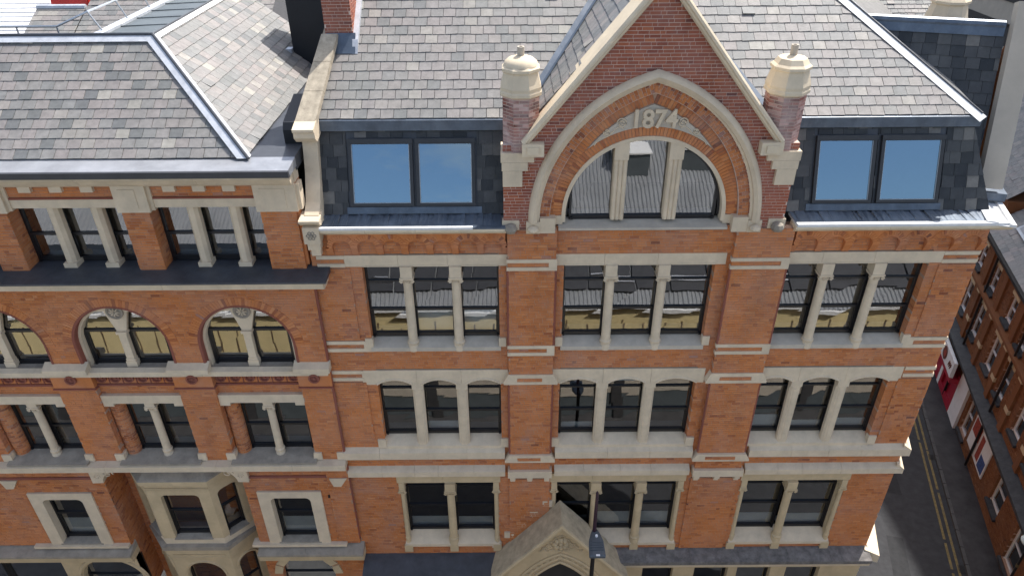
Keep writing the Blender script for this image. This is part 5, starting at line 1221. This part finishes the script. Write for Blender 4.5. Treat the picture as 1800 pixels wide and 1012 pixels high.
# ================================================================== STREET LAMPS
def lamp():
    t = thing('street_lamp', 'dark street lamp with grey luminaire in front of the stone porch', 'street lamp', (2.14, -2.5, 0))
    part('pole', MB().lathe([(.11, .1), (.11, 1.4), (.075, 1.5), (.055, 10.3)], 2.14, -2.5, 14), 'black_metal', t, smooth=True)
    part('pole_top', MB().lathe([(.05, 10.3), (.045, 11.2), (.035, 11.85), (.01, 11.9)], 2.12, -2.5, 12), 'plum_metal', t, smooth=True)
    m = MB(); sec = [(-2.45, .07, .03), (-2.6, .13, .05), (-2.8, .19, .07), (-3.2, .21, .06), (-3.24, .19, .03)]
    b = 0
    for y, w, h in sec:
        z = 10.38-(y+2.45)*-.12
        m.v += [(2.14-w, y, z-h), (2.14+w, y, z-h), (2.14+w, y, z+h*.5), (2.14+w*.6, y, z+h), (2.14-w*.6, y, z+h), (2.14-w, y, z+h*.5)]
    for i in range(len(sec)-1):
        for k in range(6): l = (k+1) % 6; m.f.append((i*6+k, i*6+l, i*6+6+l, i*6+6+k)); m.r.append(.5)
    m.f += [tuple(range(5, -1, -1)), tuple(range(24, 30))]; m.r += [.5, .5]
    h = part('luminaire', m, 'lamp_grey', t)
    for k in range(4): y = -2.86-.07*k; bx('cooling_fin', h, 'lamp_grey', 1.98, 2.30, y-.012, y+.012, 10.40-(y+2.45)*-.12, 10.40-(y+2.45)*-.12+.062)
    m = MB().lathe([(.035, 10.40), (.035, 10.455), (.01, 10.46)], 2.16, -2.68, 12); part('photocell', m, 'white_sheet', h, smooth=True)
    bx('label_plate', h, 'white_sheet', 2.10, 2.20, -3.23, -3.18, 10.33, 10.352)
    bx('bracket', t, 'black_metal', 2.10, 2.18, -2.52, -2.44, 10.2, 10.46)
lamp()
def lp(x, y, label, h):
    t = thing('street_lamp', label, 'street lamp', (x, y, 0))
    part('pole', MB().lathe([(.09, .1), (.09, 1.2), (.05, 1.3), (.04, h)], x, y, 12), 'black_metal', t, smooth=True)
    part('collar', MB().lathe([(.06, h*.62), (.06, h*.62+.14)], x, y, 12), 'yellow_paint', t, smooth=True)
    b = part('globe', MB().lathe([(.06, h), (.30, h+.06), (.33, h+.14), (.25, h+.22), (.08, h+.26)], x, y, 18), 'lamp_glass', t, smooth=True)
    part('finial', MB().lathe([(.2, h+.28), (.26, h+.33), (.1, h+.42), (.02, h+.44)], x, y-.1, 16), 'lamp_glass', b, smooth=True)
p = st(4.6, 6.9); lp(p[0], p[1], 'black lamp post with pale globe on the side street pavement, bottom right', 3.4)
bo = st(2.6, 7.9); t = thing('sign_post', 'plain black post beside the brown wall at the bottom right corner', 'post', (bo[0], bo[1], 0)); part('pole', MB().lathe([(.06, .1), (.05, 3.2)], bo[0], bo[1], 10), 'black_metal', t, smooth=True); part('pole_cap', MB().lathe([(.07, 3.2), (.02, 3.3)], bo[0], bo[1], 10), 'black_metal', t)

# ================================================================== BUILDING OPPOSITE (seen mirrored in the windows)
Op = thing('opposite_warehouse', 'cream walled warehouse with ribbed grey roof mirrored in the window panes', 'building', (0, -20, 0))
m = MB().box(-38, 38, -13.2, -12.72, 3.5, 6.9); ow_ = part('wall', m, 'cream_wall', Op, fix=False)
part('plinth_band', MB().box(-38, 38, -13.2, -12.62, 3.15, 3.5), 'white_paint', Op, fix=False)
for i in range(84): bx('rib', ow_, 'wood_panel', -37.8+.9*i, -37.74+.9*i, -12.72, -12.69, 3.6, 6.0)
gf = part('shop_front', MB().box(-38, 38, -13.2, -12.9, 0, 1.5), 'grey_panel', Op, fix=False)
bx('shop_fascia', Op, 'stone_sill', -38, 38, -13.2, -12.86, 1.5, 3.15)
for i in range(16): bx('shop_pier', gf, 'pavement', -38+4.8*i, -37.5+4.8*i, -12.9, -12.8, 0, 3.15)
m = MB(); n = 0; x = -39; pr = .21
while x < 39:
    for k in range(4):
        xx = x+pr*k/4; h = (0, .0, .06, .06)[k]; m.v += [(xx, -12.6, 6.9+h), (xx, -28, 14.6+h)]; n += 1
    x += pr
for i in range(n-1): m.f.append((2*i, 2*i+2, 2*i+3, 2*i+1)); m.r.append(.5)
part('ribbed_roof', m, 'corrugated', Op, fix=False)
for i in range(40):
    x0 = -38+1.9*i; Mo = Matrix.Translation((0, -12.6, 6.9)) @ Matrix.Rotation(math.atan(.5), 4, 'X') @ Matrix.Rotation(math.pi, 4, 'Z')
    rl = part('rooflight', MB().box(x0, x0+1.8, 1.0, 3.3, .1, .2), 'gutter_dark', Op, Matrix.Translation((0, -12.6, 6.9)) @ Matrix.Rotation(-math.atan(.5), 4, 'X') @ Matrix.Scale(-1, 4, (0, 1, 0)), fix=False)
    if i % 2 == 0: part('rail', MB().box(x0, x0+1.8, 1.5, 1.56, .2, .32), 'steel', rl, WORLD[rl.name], fix=False)
part('eaves_board', MB().box(-39, 39, -12.66, -12.5, 6.72, 6.9), 'white_paint', Op, fix=False)
for xx, yy in ((-21, -20), (-9.5, -17.5), (6.55, -20.5), (9.7, -20.8), (15, -18.5), (24, -21)):
    z = 6.9+(-12.6-yy)*.5; d = part('roof_vent', MB().box(xx-.8, xx+.8, yy-.7, yy+.7, z-.5, z+.9), 'grey_panel', Op, fix=False); part('vent_lid', MB().box(xx-.9, xx+.9, yy-.8, yy+.8, z+.9, z+1.0), 'white_paint', d, fix=False)
part('back_wall', MB().box(-38, 38, -28.4, -28, 0, 14.5), 'cream_wall', Op, fix=False)

# ================================================================== SHADE TOWER on the sun side, unseen: added to shade the side street
T_ = thing('shade_tower', 'tall pale tower out of view on the right, added to shade the side street', 'building', (52, 40, 0))
part('shaft', MB().box(44, 74, 24, 70, 0, 65.5), 'render_beige', T_, fix=False)
for a_, b_, h_ in ((27, 30, 61), (33, 35, 60), (38, 44, 62), (49, 52, 61)): bx('shade_step', T_, 'render_beige', 44.2, 50, a_+6, b_+6, 65.5, h_+6)  # blocks added on top to make the tower's shadow edge ragged
for k in range(17): bx('window_band', T_, 'frame_grey', 43.9, 74.1, 23.9, 70.1, 2.5+k*3.5, 4.3+k*3.5)
